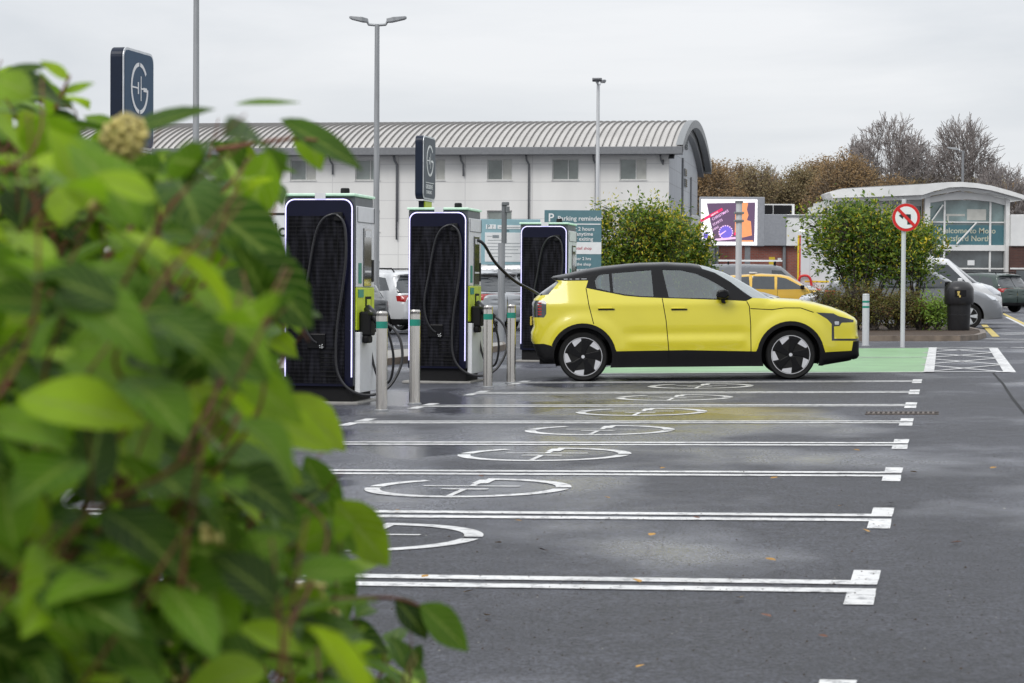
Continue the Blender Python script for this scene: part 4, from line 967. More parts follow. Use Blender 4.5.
for i,(y,a,c) in enumerate(((236,487,492),(240,488,506),(243,487,520),(246.5,487,521),(249.5,490,518),(253,487,521),(256.5,489,512),(227,499,520))): b.box(u_(a),u_(c),-.0095,-.007,pv(y+.5),pv(y))
b.box(u_(492.5),u_(499),-.0095,-.007,pv(238),pv(235)); b.build('fine_print',M['greytext'],o)
lettering('lettering',[('P',u_(487),pv(228.6),.12),('?',u_(492),pv(228.6),.1),('1',u_(478),pv(238),.13),('Tariffs',u_(502),pv(231.5),.06)],M['tealsign'],o,lambda u,v,w_:(u,-.0075-w_,v))
g=G(501,346.0); pl=empty('sign_post',g,label='thick grey post with a sensor head standing on the kerb behind the pale blue board',cat='post')
zt=P(501,203,g.y).z-g.z; MB().tube([(0,0,0),(0,0,zt*.72)],.072,14).build('post',M['steeldark'],pl,autosm=40)
MB().tube([(.05,0,zt*.72),(.05,0,zt)],.055,14).build('upper_post',M['poledark'],pl,autosm=40)
b=MB(); b.box(.0,.15,-.08,.08,zt-.05,zt+.02); b.box(.08,.16,-.1,.0,zt-.2,zt-.07); b.build('sensor_head',M['poledark'],pl,bevel=.01)
o,W,z0,z1=board(222,291,212.5,290,40,M['white'],'white welcome board with black lettering between the leafy bush and nearest charger')
b=MB(); b.box(0,W,-.006,-.001,z1-.04,z1); b.box(0,W,-.008,-.003,z1-.99+.05,z1-.78); 
b.build('board_band',[M['blacktext']],o)
MB().box(0,W,-.010,-.0085,z1-.93,z1-.80).build('blue_band',M['bluebright'],o)
lettering('lettering',[('Hello',W-.80,z1-.42,.34),('more',W-.42,z1-1.18,.16)],M['blacktext'],o,lambda u,v,w_:(u,-.009-w_,v))
lettering('band_lettering',[('ALWAYS ON',W-.66,z1-.90,.09)],M['whitetext'],o,lambda u,v,w_:(u,-.012-w_,v))

# no left turn
g=G(902.5,347.3); o=empty('road_sign',g,label='round red and white no left turn sign on a tall grey pole',cat='road sign')
zt=P(903,199,g.y).z-g.z; zc_=P(904.2,217.6,g.y).z-g.z; MB().tube([(0,0,0),(0,0,zt)],.042,14).build('pole',M['polelight'],o,autosm=40)
def disc(r,a,c): return [(r*math.cos(2*PI*k/40),zc_+r*math.sin(2*PI*k/40)) for k in range(40)]
FY=lambda u,v,h:(u+.03,h,v)
b=MB(); b.prism(disc(.262,0,0),-.075,-.060,FY); b.build('sign_plate',M['steeldark'],o)
b=MB(); b.prism(disc(.258,0,0),-.080,-.0755,FY); b.build('red_ring',M['signred'],o)
b=MB(); b.prism(disc(.205,0,0),-.084,-.0805,FY); b.build('white_disc',M['whitetext'],o)
b=MB(); b.box(.03+.02,.03+.085,-.088,-.0845,zc_-.13,zc_+.06); b.box(.03-.06,.03+.085,-.0885,-.085,zc_+.005,zc_+.06); b.prism([(-.14,zc_+.033),(-.06,zc_+.09),(-.06,zc_-.03)],-.088,-.0845,FY); b.build('arrow',M['blacktext'],o)
b=MB(); d=.165; q=.02; b.prism([(-d-q,zc_+d-q),(-d+q,zc_+d+q),(d+q,zc_-d+q),(d-q,zc_-d-q)],-.093,-.089,FY); b.build('red_bar',M['signred'],o)

# bin
g=G(958.5,335); o=empty('litter_bin',(g.x,g.y,g.z+.1),label='black litter bin with a hooded lid and gold emblem beside the grey people carrier',cat='bin')
g0_=g.z+.1; 
b=MB(); b.lathe([(.24,0),(.25,.04),(.265,.55),(.27,.60)],28); b.build('drum',M['binblack'],o,autosm=40)
b=MB(); b.lathe([(.315,.60),(.33,.64),(.33,.95),(.31,1.0),(.22,1.10),(.08,1.13)],28); b.build('hood',M['binblack'],o,autosm=50)
b=MB(); b.box(-.16,.10,-.345,-.30,.78,.93); b.build('aperture',M['blackmatt'],o,bevel=.01)
b=MB(); b.box(-.10,-.06,-.36,-.347,.80,.86); b.box(-.11,-.05,-.36,-.347,.86,.90); b.box(-.07,-.03,-.36,-.347,.76,.81); b.build('emblem',M['gold'],o)
b=MB(); b.lathe([(.252,.35),(.2675,.351),(.2675,.37),(.252,.371)],28); b.build('rim_band',M['binblack'],o)

# ------------------------------------------------------------------ barrel roofed building
HY=112.0; c=P(669,200,HY); hb=empty('barrel_roofed_building',(c.x,HY,0),R(-9.2),label='long pale panelled building with a seamed metal barrel roof',cat='building')
Lh=33.5; Dp=18.0
def hx(px): 
    d=ray(px,200); # intersection of the ray with the front wall line
    ca,sa=math.cos(R(-9.2)),math.sin(R(-9.2)); # wall dir=(ca,sa)
    # solve t*d.xy = c.xy + u*(ca,sa)
    det=d.x*(-sa)-d.y*(-ca); t=(c.x*(-sa)-HY*(-ca))/det; u=(d.x*HY-d.y*c.x)/det
    return u if abs(t)>0 else 0
# robust solve
def hx(px):
    d=ray(px,200); ca,sa=math.cos(R(-9.2)),math.sin(R(-9.2))
    # d.x*t - u*ca = c.x ; d.y*t - u*sa = HY
    D_=-d.x*sa+ca*d.y; t=(-c.x*sa+ca*HY)/D_; return (d.x*t-c.x)/ca
def hz(py,px=560):
    u=hx(px); Y=HY+u*math.sin(R(-9.2)); return P(px,py,Y).z
ze=hz(155.5); zt_=hz(148.3)
winx=[(619.5,646.5),(552,578.5),(487,512),(421,445),(355,380),(290,316),(223,250),(155,182)]
rows=[(hz(180),hz(159)),(hz(232),hz(210.5)),(hz(284),hz(262))]
wx=[sorted((hx(a),hx(b_))) for a,b_ in winx]
# wall with real openings
b=MB(); xsS=sorted({-Lh,0.0}|{v for w_ in wx for v in w_}); zs=sorted({-.3,ze+.15}|{v for r_ in rows for v in r_})
for i in range(len(xsS)-1):
    for j in range(len(zs)-1):
        xm=(xsS[i]+xsS[i+1])/2; zm=(zs[j]+zs[j+1])/2
        if any(a<xm<c_ for a,c_ in wx) and any(a<zm<c_ for a,c_ in rows): continue
        b.add([(xsS[i],0,zs[j]),(xsS[i+1],0,zs[j]),(xsS[i+1],0,zs[j+1]),(xsS[i],0,zs[j+1])],[(0,1,2,3)])
for a,c_ in wx:
    for z_a,z_b in rows:
        b.add([(a,0,z_a),(c_,0,z_a),(c_,0,z_b),(a,0,z_b),(a,.14,z_a),(c_,.14,z_a),(c_,.14,z_b),(a,.14,z_b)],[(0,1,5,4),(1,2,6,5),(2,3,7,6),(3,0,4,7)])
b.add([(-Lh,0,-.3),(-Lh,Dp,-.3),(-Lh,Dp,ze+.15),(-Lh,0,ze+.15)],[(0,1,2,3)]); b.add([(-Lh,Dp,-.3),(0,Dp,-.3),(0,Dp,ze+.15),(-Lh,Dp,ze+.15)],[(0,1,2,3)])
b.build('front_wall',M['cladwhite'],hb,recalc=False)
rng_=random.Random(3)
for a,c_ in wx:
    for z_a,z_b in rows:
        b=MB(); f=.05; m_=a+(c_-a)*.60
        b.box(a,c_,.10,.15,z_a,z_a+f); b.box(a,c_,.10,.15,z_b-f,z_b); b.box(a,a+f,.102,.148,z_a,z_b); b.box(c_-f,c_,.102,.148,z_a,z_b); b.box(m_-f/2,m_+f/2,.102,.148,z_a,z_b)
        b.box(a-.03,c_+.03,-.04,.10,z_a-.05,z_a-.004)
        wn=b.build('window',M['winframe'],hb)
        MB().add([(a,.13,z_a),(m_,.13,z_a),(m_,.13,z_b),(a,.13,z_b)],[(0,1,2,3)]).build('pane',M['pane'],wn)
        MB().add([(m_,.13,z_a),(c_,.13,z_a),(c_,.13,z_b),(m_,.13,z_b)],[(0,1,2,3)]).build('pane',M['curtain'] if rng_.random()<.6 else M['pane'],wn)
# barrel roof: circular arc from front eave to back eave
ov=.9; zr=P(680,123.6,HY+9).z; y0,y1=-ov,Dp+ov; hh=zr-zt_; cw=(y1-y0)/2; rad=(cw*cw+hh*hh)/(2*hh); cy_=(y0+y1)/2; cz_=zr-rad; am=math.asin(cw/rad)
def arcp(k,n,dr=0): 
    a=-am+2*am*k/n; return (cy_+(rad+dr)*math.sin(a),cz_+(rad+dr)*math.cos(a))
b=MB(); n=26; xe=.75
A_=[arcp(k,n) for k in range(n+1)]; 
b.add([(-Lh-xe,y,z) for y,z in A_]+[(xe,y,z) for y,z in A_],[(k,k+1,k+n+2,k+n+1) for k in range(n)])
roof=b.build('roof',M['roofmetal'],hb,smooth=True)
b=MB(); x=-Lh-.5
A2=[arcp(k,n,.10) for k in range(n+1)]
while x<xe-.3:
    for dx in (0,):
        vs=[(x,y,z+.002) for y,z in A_]+[(x+.045,y,z+.002) for y,z in A_]+[(x+.013,y,z) for y,z in A2]+[(x+.032,y,z) for y,z in A2]; m_=n+1
        fs=[]
        for k in range(n): fs+=[(k,k+1,2*m_+k+1,2*m_+k),(2*m_+k,2*m_+k+1,3*m_+k+1,3*m_+k),(3*m_+k,3*m_+k+1,m_+k+1,m_+k)]
        b.add(vs,fs)
    x+=.345
b.build('roof_seam',M['roofseam'],roof)
# verge trim at the gable and its soffit
b=MB(); Ao=[arcp(k,n,.10) for k in range(n+1)]; Ai=[arcp(k,n,-.30) for k in range(n+1)]; m_=n+1
vs=[(xe,y,z) for y,z in Ao]+[(xe,y,z) for y,z in Ai]+[(xe-.35,y,z) for y,z in Ao]+[(xe-.35,y,z) for y,z in Ai]; fs=[]
for k in range(n): fs+=[(k,k+1,m_+k+1,m_+k),(m_+k,m_+k+1,3*m_+k+1,3*m_+k),(k,k+1,2*m_+k+1,2*m_+k)]
b.add(vs,fs); b.build('verge_trim',M['rooftrim'],hb,recalc=False)
Ai=[arcp(k,n,-.62) for k in range(n+1)]; Ak=[arcp(k,n,-.06) for k in range(n+1)]; b=MB()
vs=[(.30,y,z) for y,z in Ak]+[(.30,y,z) for y,z in Ai]+[(.0,y,z) for y,z in Ai]; fs=[]
for k in range(n): fs+=[(k,k+1,m_+k+1,m_+k),(m_+k,m_+k+1,2*m_+k+1,2*m_+k)]
b.add(vs,fs); b.build('inner_trim',M['gutter'],hb,recalc=False)
# eaves: gutter box + soffit
b=MB(); b.box(-Lh-xe,xe-.02,y0-.08,y0+.22,ze,zt_+.02); b.box(-Lh-xe,xe-.06,y0+.22,0.0,ze+.02,ze+.10); b.box(-Lh-xe,xe-.02,y1-.2,y1+.08,ze,zt_+.02); b.build('gutter',M['gutter'],hb,bevel=.02)
# gable wall follows the arc
b=MB(); As=[(y,z) for y,z in Ai if 0<y<Dp]; poly=[(0,-.3),(Dp,-.3),(Dp,ze+.15)]+[(y,z+.25) for y,z in reversed(As)]+[(0,ze+.15)]
b.add([(0,y,z) for y,z in poly],[tuple(range(len(poly)))]); b.build('gable_wall',M['cladgrey'],hb,recalc=False)
def gy(px):
    d=ray(px,200); ca,sa=math.cos(R(-9.2)),math.sin(R(-9.2))
    # point = c + v*(-sa,ca): d.x t + v*sa = c.x ; d.y t - v*ca = HY
    D_=d.x*(-ca)-sa*d.y; t=(c.x*(-ca)-sa*HY)/D_; return (d.y*t-HY)/ca
for (pa,ya,yb_) in ((685,138.5,149.5),(684.5,169,176),(684.8,179,187)):
    yy=gy(pa); Yw=HY+yy*math.cos(R(9.2)); za=P(pa,yb_,Yw).z; zb=P(pa,ya,Yw).z
    b=MB(); b.box(.003,.07,yy-.55,yy+.55,za,zb); wn=b.build('gable_window',M['gutter'],hb)
    for k in range(4): MB().box(.071,.09,yy-.5,yy+.5,za+(zb-za)*(k+.15)/4,za+(zb-za)*(k+.8)/4).build('louvre',M['pane'],wn)
b=MB(); yy=gy(681.5); b.tube([(.06,yy,-.2),(.06,yy,hz(150))],.06,8); yy=gy(690); b.tube([(.06,yy,-.2),(.06,yy,hz(165))],.05,8); b.build('rainwater_pipe',M['gutter'],hb)
for px,py in ((333,174),(397.6,222),(463.6,176),(529,232),(397,240),(266,176),(596,240),(663,160)):
    xx=hx(px); b=MB(); b.tube([(xx-.12,-.35,ze),(xx-.10,-.2,ze-.25),(xx,-.10,ze-.45),(xx,-.10,hz(py))],.05,8); b.build('downpipe',M['gutter'],hb,smooth=True)

# ------------------------------------------------------------------ service building (right)
SY=122.0
def S(px,py,Y=SY): 
    p=P(px,py,Y); return p
sb=empty('service_building',(S(965,300).x,SY,0),0,label='service area building with a curved white roof and glazed entrance',cat='building')
ox=sb.location.x
def sx(px): return S(px,300).x-ox
def sz(py,px=930): return S(px,py).z
def fn(u,v,h): return (u,h,v)
topc=[(826,193.8),(832,191.5),(839,190.2),(870,188.2),(900,186.4),(918,185.2),(931,183.8),(944,182.9),(957.5,182.7),(972,183.9),(986,186.2),(1004,191),(1020,196)]
botc=[(1020,199.8),(1004,195.5),(986,190.8),(972,188.6),(957,187.6),(944,188.2),(929,192.0),(918,195.8),(900,196.6),(870,198),(840,199),(829,199.4)]
b=MB(); b.prism([(sx(x),sz(y)) for x,y in topc+botc],-1.1,2.6,fn); rf=b.build('roof',M['fascia'],sb)
b=MB(); b.prism([(sx(x),sz(y)) for x,y in [(838,189.6),(870,187.3),(900,185.6),(920,184.4),(922,185.4),(918,186.2),(870,189),(839,191)]],-.9,2.5,fn); b.build('roof_sheet',M['roofgrey'],rf)
# second moulding of fascia
b=MB(); b.prism([(sx(x),sz(y)) for x,y in [(829,199.6),(870,198.2),(918,196),(929,192.3),(957,187.9),(986,191),(1019,200),(1010,200.5),(986,193.4),(957,190.8),(929,196),(918,200),(830,203)]],-.7,-.3,fn); b.build('fascia_moulding',M['fascia'],sb)
# columns and head beam
for x0,x1 in ((922.5,927.8),(1003.2,1007)): MB().box(sx(x0),sx(x1),-.45,.0,0,sz(196)).build('column',M['fascia'],sb)
b=MB(); b.prism([(sx(x),sz(y)) for x,y in [(927.8,197),(957,191.5),(986,194),(1003.2,199),(1003.2,205),(990,201.5),(965,199.2),(945,200.2),(928,203)]],-.25,.0,fn); b.build('arched_head',M['fascia'],sb)
MB().box(sx(928),sx(1003.2),-.20,.0,sz(250.5),sz(244.8)).build('transom',M['fascia'],sb)
b=MB()
for x in (943.3,989): b.box(sx(x)-.05,sx(x)+.05,-.12,-.02,0,sz(201))
b.box(sx(928),sx(1003.2),-.11,-.02,sz(222.6),sz(221.4)); b.box(sx(928),sx(1003.2),-.11,-.02,sz(269),sz(267.6)); b.build('mullion',M['fascia'],sb)
b=MB(); b.add([(sx(928),0,sz(244.8)),(sx(1003),0,sz(244.8)),(sx(1003),0,sz(200)),(sx(928),0,sz(200))],[(0,1,2,3)]); b.build('upper_glazing',M['bglass'],sb)
b=MB(); b.add([(sx(928),0,0),(sx(1003),0,0),(sx(1003),0,sz(250.5)),(sx(928),0,sz(250.5))],[(0,1,2,3)]); b.build('lower_glazing',M['bglassdark'],sb)
b=MB(); b.box(sx(928.2),sx(1003),-.018,-.004,sz(244.6),sz(225)); tp_=b.build('welcome_panel',M['tealpanel'],sb)
lettering('lettering',[('Welcome to Moto',sx(936),sz(233),.42),('Knutsford North',sx(936.5),sz(240.8),.42)],M['cream'],tp_,lambda u,v,w_:(u,-.022-w_,v))
b=MB(); b.box(sx(945),sx(964),-.014,-.004,sz(216),sz(213.8)); b.box(sx(946),sx(948),-.014,-.004,sz(222),sz(216)); b.box(sx(966),sx(985),-.012,-.004,sz(220),sz(209)); b.build('interior_light',M['curtain'],sb)
b=MB(); b.tube([(sx(975),-.3,sz(222)),(sx(955),-.3,sz(244))],.05,6); b.tube([(sx(941),-.3,sz(205)),(sx(930),-.3,sz(221))],.04,6); b.build('brace',M['fascia'],sb)
b=MB(); b.box(sx(967),sx(974),-.03,-.012,sz(265),sz(260)); b.build('door_notice',M['white'],sb)
# wing left of the entrance
b=MB(); b.box(sx(832),sx(922.5),.4,8,0,sz(199)); b.build('left_wing',M['fascia'],sb)
b=MB(); b.box(sx(838),sx(870),.33,.39,sz(243),sz(208)); b.box(sx(892),sx(921),.33,.39,sz(243),sz(206)); b.build('wing_glazing',M['bglassdark'],sb)
b=MB(); 
for x in (833,848,872,890,908): b.box(sx(x)-.08,sx(x)+.08,.05,.32,0,sz(200))
b.box(sx(832),sx(922),.08,.32,sz(222.6),sz(221)); b.build('wing_column',M['fascia'],sb)
MB().box(-3,3,8.05,22,0,4).build('rear_volume',M['fascia'],sb)
# brick wings: right
rb=empty('brick_wing',(S(1006,300).x,SY-.8,0),0,label='dark brick wing with a white fascia at the right edge',cat='building')
rx=lambda px:S(px,300,SY-.8).x-rb.location.x
MB().box(.02,9,0,7,0,sz(246)).build('wall',M['brickdark'],rb); MB().box(.02,9.2,-.12,7,sz(246)+.003,sz(214.5)).build('fascia',M['fascia'],rb,bevel=.03)
MB().box(.02,9,-.05,-.003,sz(269),sz(267.4)).build('white_rail',M['fascia'],rb); MB().box(.9,3,-1.0,-.6,0,sz(291)).build('low_wall',M['brick'],rb)
for k in range(4): MB().box(.35+k*.8,.95+k*.8,-.03,-.004,.2,sz(270)).build('window',M['bglassdark'],rb)
# middle low building
LY=118.0; lb=empty('low_brick_building',(S(700,300,LY).x,LY,0),0,label='low red brick building clad white and grey above, behind the parked vans',cat='building')
lx=lambda px:S(px,300,LY).x-lb.location.x; lz=lambda py:P(770,py,LY).z
MB().box(lx(718),lx(850),0,6,0,lz(246)).build('wall',M['brick'],lb)
MB().box(lx(690),lx(717.5),.1,6,0,lz(246)).build('grey_wall',M['fasciagrey'],lb)
MB().box(lx(755),lx(784.8),-.35,6,lz(246)+.004,lz(214.5)).build('grey_fascia',M['fasciagrey'],lb,bevel=.03)
MB().box(lx(785),lx(850),-.35,6,lz(246)+.004,lz(214.5)).build('white_fascia',M['fascia'],lb,bevel=.03)
MB().box(lx(785),lx(850),-.40,-.352,lz(217),lz(215)).build('coping',M['rooftrim'],lb)
MB().box(lx(690),lx(754.8),-.2,6,lz(246)+.004,lz(216)).build('white_fascia',M['fascia'],lb,bevel=.03)
for px in (716.5,783.5): 
    b=MB(); b.tube([(lx(px),-.12,0),(lx(px),-.12,lz(246))],.09,8); b.build('downpipe',M['rooftrim'],lb)
MB().box(lx(768.5),lx(774.5),-.03,-.004,lz(269),lz(257)).build('warning_notice',M['yellowsign'],lb)
MB().box(lx(777.3),lx(780.8),-.03,-.004,lz(261.5),lz(258)).build('wall_notice',M['white'],lb)
pu=MB().box(lx(760.5),lx(796),1,3,lz(214.4),lz(203.2)).build('roof_plant_screen',M['fascia'],lb)
for a,c_ in ((762.5,774),(775,793.2)): MB().box(lx(a),lx(c_),.96,.998,lz(213.6),lz(204.5)).build('louvre',M['blackmatt'],pu)
pu=MB().box(lx(817),lx(836),2,4,lz(214.4),lz(205)).build('roof_unit',M['curtain'],lb)
MB().box(lx(828),lx(832),1.96,1.998,lz(213),lz(206.5)).build('grille',M['blackmatt'],pu)
# advertising screen
BY=104.0; bb=empty('advertising_screen',(S(700,246,BY).x,BY,0),0,label='large lit advertising screen with a purple and orange poster',cat='screen')
bx=lambda px:S(px,246,BY).x-bb.location.x; bz=lambda py:P(728,py,BY).z
MB().box(bx(699.6),bx(764.5),.02,.5,bz(246),bz(196.8)).build('casing',M['fasciagrey'],bb,bevel=.03)
MB().box(bx(700.8),bx(757),-.03,.018,bz(245.2),bz(199.4)).build('screen',M['screen_white'],bb)
for px in (712,748): MB().box(bx(px)-.12,bx(px)+.12,.1,.34,0,bz(246)).build('support',M['gutter'],bb)
Q=lambda l:[(bx(695+x/12.414),bz(195+y/12.418)) for x,y in l]
def flat(name,polys,m,lay):
    b=MB()
    for pl_ in polys: b.prism(Q(pl_),-.034-.006*lay,-.0305-.006*lay,lambda u,v,h:(u,h,v))
    b.build(name,m,bb)
flat('poster_ground',[[(140,105),(742,90),(735,580),(240,580)]],M['screen_purple'],0)
flat('poster_banner',[[(60,310),(330,160),(345,190),(75,340)]],M['screen_red'],1)
flat('poster_figure',[[(575,90),(655,100),(640,180),(660,250),(640,310),(690,325),(705,500),(580,530)],[(570,560),(720,560),(720,580),(570,580)]],M['screen_orange'],1)
flat('poster_bottle',[[(495,210),(540,200),(548,480),(490,485)]],M['screen_orange'],1)
flat('poster_bottle_base',[[(485,465),(545,455),(545,500),(480,500)]],M['screen_red'],2)
wh_=[(380+85*math.cos(a),465+85*math.sin(a)) for a in [2*PI*k/24 for k in range(24)]]
flat('poster_wheel',[wh_,[(100,480),(150,450),(170,540),(110,540)]],M['screen_blue'],1)
ri=[]
for k in range(18):
    a=2*PI*k/18; ri.append([(380+92*math.cos(a),465+92*math.sin(a)),(380+92*math.cos(a+.2),465+92*math.sin(a+.2)),(380+76*math.cos(a+.2),465+76*math.sin(a+.2)),(380+76*math.cos(a),465+76*math.sin(a))])
ri+=[[(240,545),(500,520),(505,545),(245,572)],[(300,490),(380,440),(385,450),(310,505)]]
flat('poster_wheel_lights',ri,M['screen_pink'],2)
sc_=1/12.418*BY/FPX
lettering('poster_lettering',[('CHRISTMAS',bx(695+215/12.4),bz(195+320/12.4),44*sc_,R(30)),('STARTS',bx(695+225/12.4),bz(195+385/12.4),40*sc_,R(30)),('HERE',bx(695+225/12.4),bz(195+445/12.4),36*sc_,R(30))],M['screen_pink'],bb,lambda u,v,w_:(u,-.045-w_,v))
lettering('banner_lettering',[('upgrade on',bx(695+195/12.4),bz(195+262/12.4),22*sc_,R(29))],M['screen_white'],bb,lambda u,v,w_:(u,-.048-w_,v))

# ------------------------------------------------------------------ vegetation
def scatter_leaves(b,pts,size,rnd,aspect=.42,mi=0,fold=True):
    for (p,sc,up) in pts:
        l=size*sc; wd=l*aspect
        d=Vector((rnd.gauss(0,1),rnd.gauss(0,1),rnd.gauss(0,.6)+up)).normalized(); s_=d.orthogonal().normalized(); s_=Matrix.Rotation(rnd.uniform(0,6.28),3,d)@s_
        nn=d.cross(s_)*wd*.25
        p=Vector(p)
        b.add([p,p+d*l*.5+s_*wd*.5+nn,p+d*l,p+d*l*.5-s_*wd*.5+nn],[(0,1,2),(0,2,3)],mi)
def shrub(name,cx,Y,w_,h,d,n,lsize,mats,label,cat,seed,lumps=9,yellow=.12,trunkh=.5,base=.15,group=None,bare=.0,up=.35,clusters=260):
    rnd=random.Random(seed); g=onG(cx,Y); g.z+=.1
    o=empty(name,g,label=label,cat=cat,group=group)
    # stems
    b=MB(); tips=[]
    L_=[]
    for k in range(lumps):
        a=rnd.uniform(0,6.28); r=rnd.uniform(.1,.75); zz=rnd.uniform(.35,.85)*h
        L_.append((Vector((math.cos(a)*r*w_/2,math.sin(a)*r*d/2,zz)),Vector((w_,d,h))*rnd.uniform(.12,.24)))
    L_.append((Vector((0,0,h*.5)),Vector((w_*.30,d*.30,h*.30))))
    for c_,_ in L_:
        q=[Vector((rnd.uniform(-.12,.12)*w_,rnd.uniform(-.12,.12)*d,0)),c_*.45+Vector((rnd.uniform(-.1,.1),0,-.1)),c_]
        b.tube(smoothpath(q,4),[.035-.025*i/8 for i in range(9)],6)
    # clusters of leaves on lump surfaces
    fol=MB(); 
    for k in range(clusters):
        c_,rr=rnd.choice(L_); v=Vector((rnd.gauss(0,1),rnd.gauss(0,1),rnd.gauss(0,1)+.25)).normalized(); q=c_+Vector((v.x*rr.x,v.y*rr.y,v.z*rr.z))*rnd.uniform(.72,1.12)
        if q.z<base*h*rnd.uniform(.7,1.35)+(.5*abs(q.x) if base>.2 else 0): continue
        if abs(q.x)>w_*.52 or q.z>h*1.02: continue
        b.tube([c_.lerp(q,.3),q],[.008,.004],4,cap=False)
        ylw=rnd.random()<yellow*(.3+1.5*q.z/h)*(1.6 if math.sin(q.x*5+q.z*4+seed)>.1 else .35)
        for j in range(max(3,n//clusters)):
            off=Vector((rnd.gauss(0,1),rnd.gauss(0,1),rnd.gauss(0,1)))*lsize*1.35
            mi=1 if (ylw and rnd.random()<.65) else 0
            scatter_leaves(fol,[(q+off,rnd.uniform(.6,1.15)*(.6 if mi else 1),up+(1.2 if mi else 0))],lsize,rnd,mi=mi)
    if cat=='bush':
        for k in range(26):   # upright flowering sprigs break the outline
            xx=rnd.uniform(-.46,.46)*w_; yy=rnd.uniform(-.4,.4)*d; z0=h*(.92-.9*(xx/w_)**2)-rnd.uniform(.1,.4); l_=rnd.uniform(.18,.42)
            if z0<base*h+.3: continue
            t0=Vector((xx,yy,z0)); t1=t0+Vector((rnd.gauss(0,.07),rnd.gauss(0,.07),l_)); b.tube([t0,t1],[.008,.004],4,cap=False)
            for j in range(26):
                q=t0.lerp(t1,rnd.random()); mi=1 if rnd.random()<.4 else 0
                scatter_leaves(fol,[(q,rnd.uniform(.6,1.1),.9)],lsize,rnd,mi=mi)
    b.build('stem',M['bark'],o,recalc=False); fol.build('foliage',mats,o,recalc=False)
    return o
LG=leafmat('bush_leaf_green',[(.03,.08,.012),(.08,.16,.016),(.17,.26,.02),(.32,.38,.03)],.35,.4)
LY_=leafmat('bush_flower_yellow',[(.62,.52,.03),(.75,.60,.05),(.45,.45,.04)],.3,.6)
LH=leafmat('hedge_leaf',[(.13,.075,.03),(.12,.14,.035),(.20,.21,.045),(.20,.09,.04)],.3,.5)
LB=leafmat('plant_bright_leaf',[(.16,.30,.04),(.27,.40,.06),(.2,.32,.05)],.35,.4)
shrub('flowering_shrub',630,52,2.5,2.95,1.6,15000,.125,[LG,LY_],'yellow flowering evergreen bush right of the teal parking notice','bush',11,20,.30,clusters=1500,base=.05)
shrub('flowering_shrub',672,53.5,1.75,2.95,1.5,12000,.125,[LG,LY_],'yellow flowering evergreen bush left of the lit advertising screen','bush',12,17,.28,clusters=1300,base=.05)
shrub('flowering_shrub',864,53,3.05,2.8,2.0,17000,.13,[LG,LY_],'broad dark green flowering bush behind the no left turn sign, with thin legs','bush',21,24,.2,base=.40,clusters=1700)
shrub('flowering_shrub',913,54,1.8,2.55,1.8,8000,.125,[LG,LY_],'dark green flowering bush between the no left turn sign and white van','bush',24,12,.2,base=.52,clusters=1000)
for i,(px,w_,h,lab) in enumerate(((838,1.5,.95,'low brown green hedge plant nearest the nose of the yellow hatchback'),(868,1.4,1.0,'low brown green hedge plant behind the pale bollard'),(896,1.3,.85,'low brown green hedge plant at the foot of the road sign'),(922,1.2,.7,'low sparse brown plant between road sign and bright leafy plant'))):
    shrub('hedge_plant',px,52.0,w_,h,1.1,6500,.065,[LH,LY_],lab,'hedge plant',30+i,14,.02,clusters=700,base=.02,group='low hedge plants on the island')
shrub('leafy_plant',937,51.6,.75,.72,.6,900,.11,[LB,LY_],'small bright green leafy plant just left of the litter bin','plant',41,6,.0,clusters=90,base=.02)

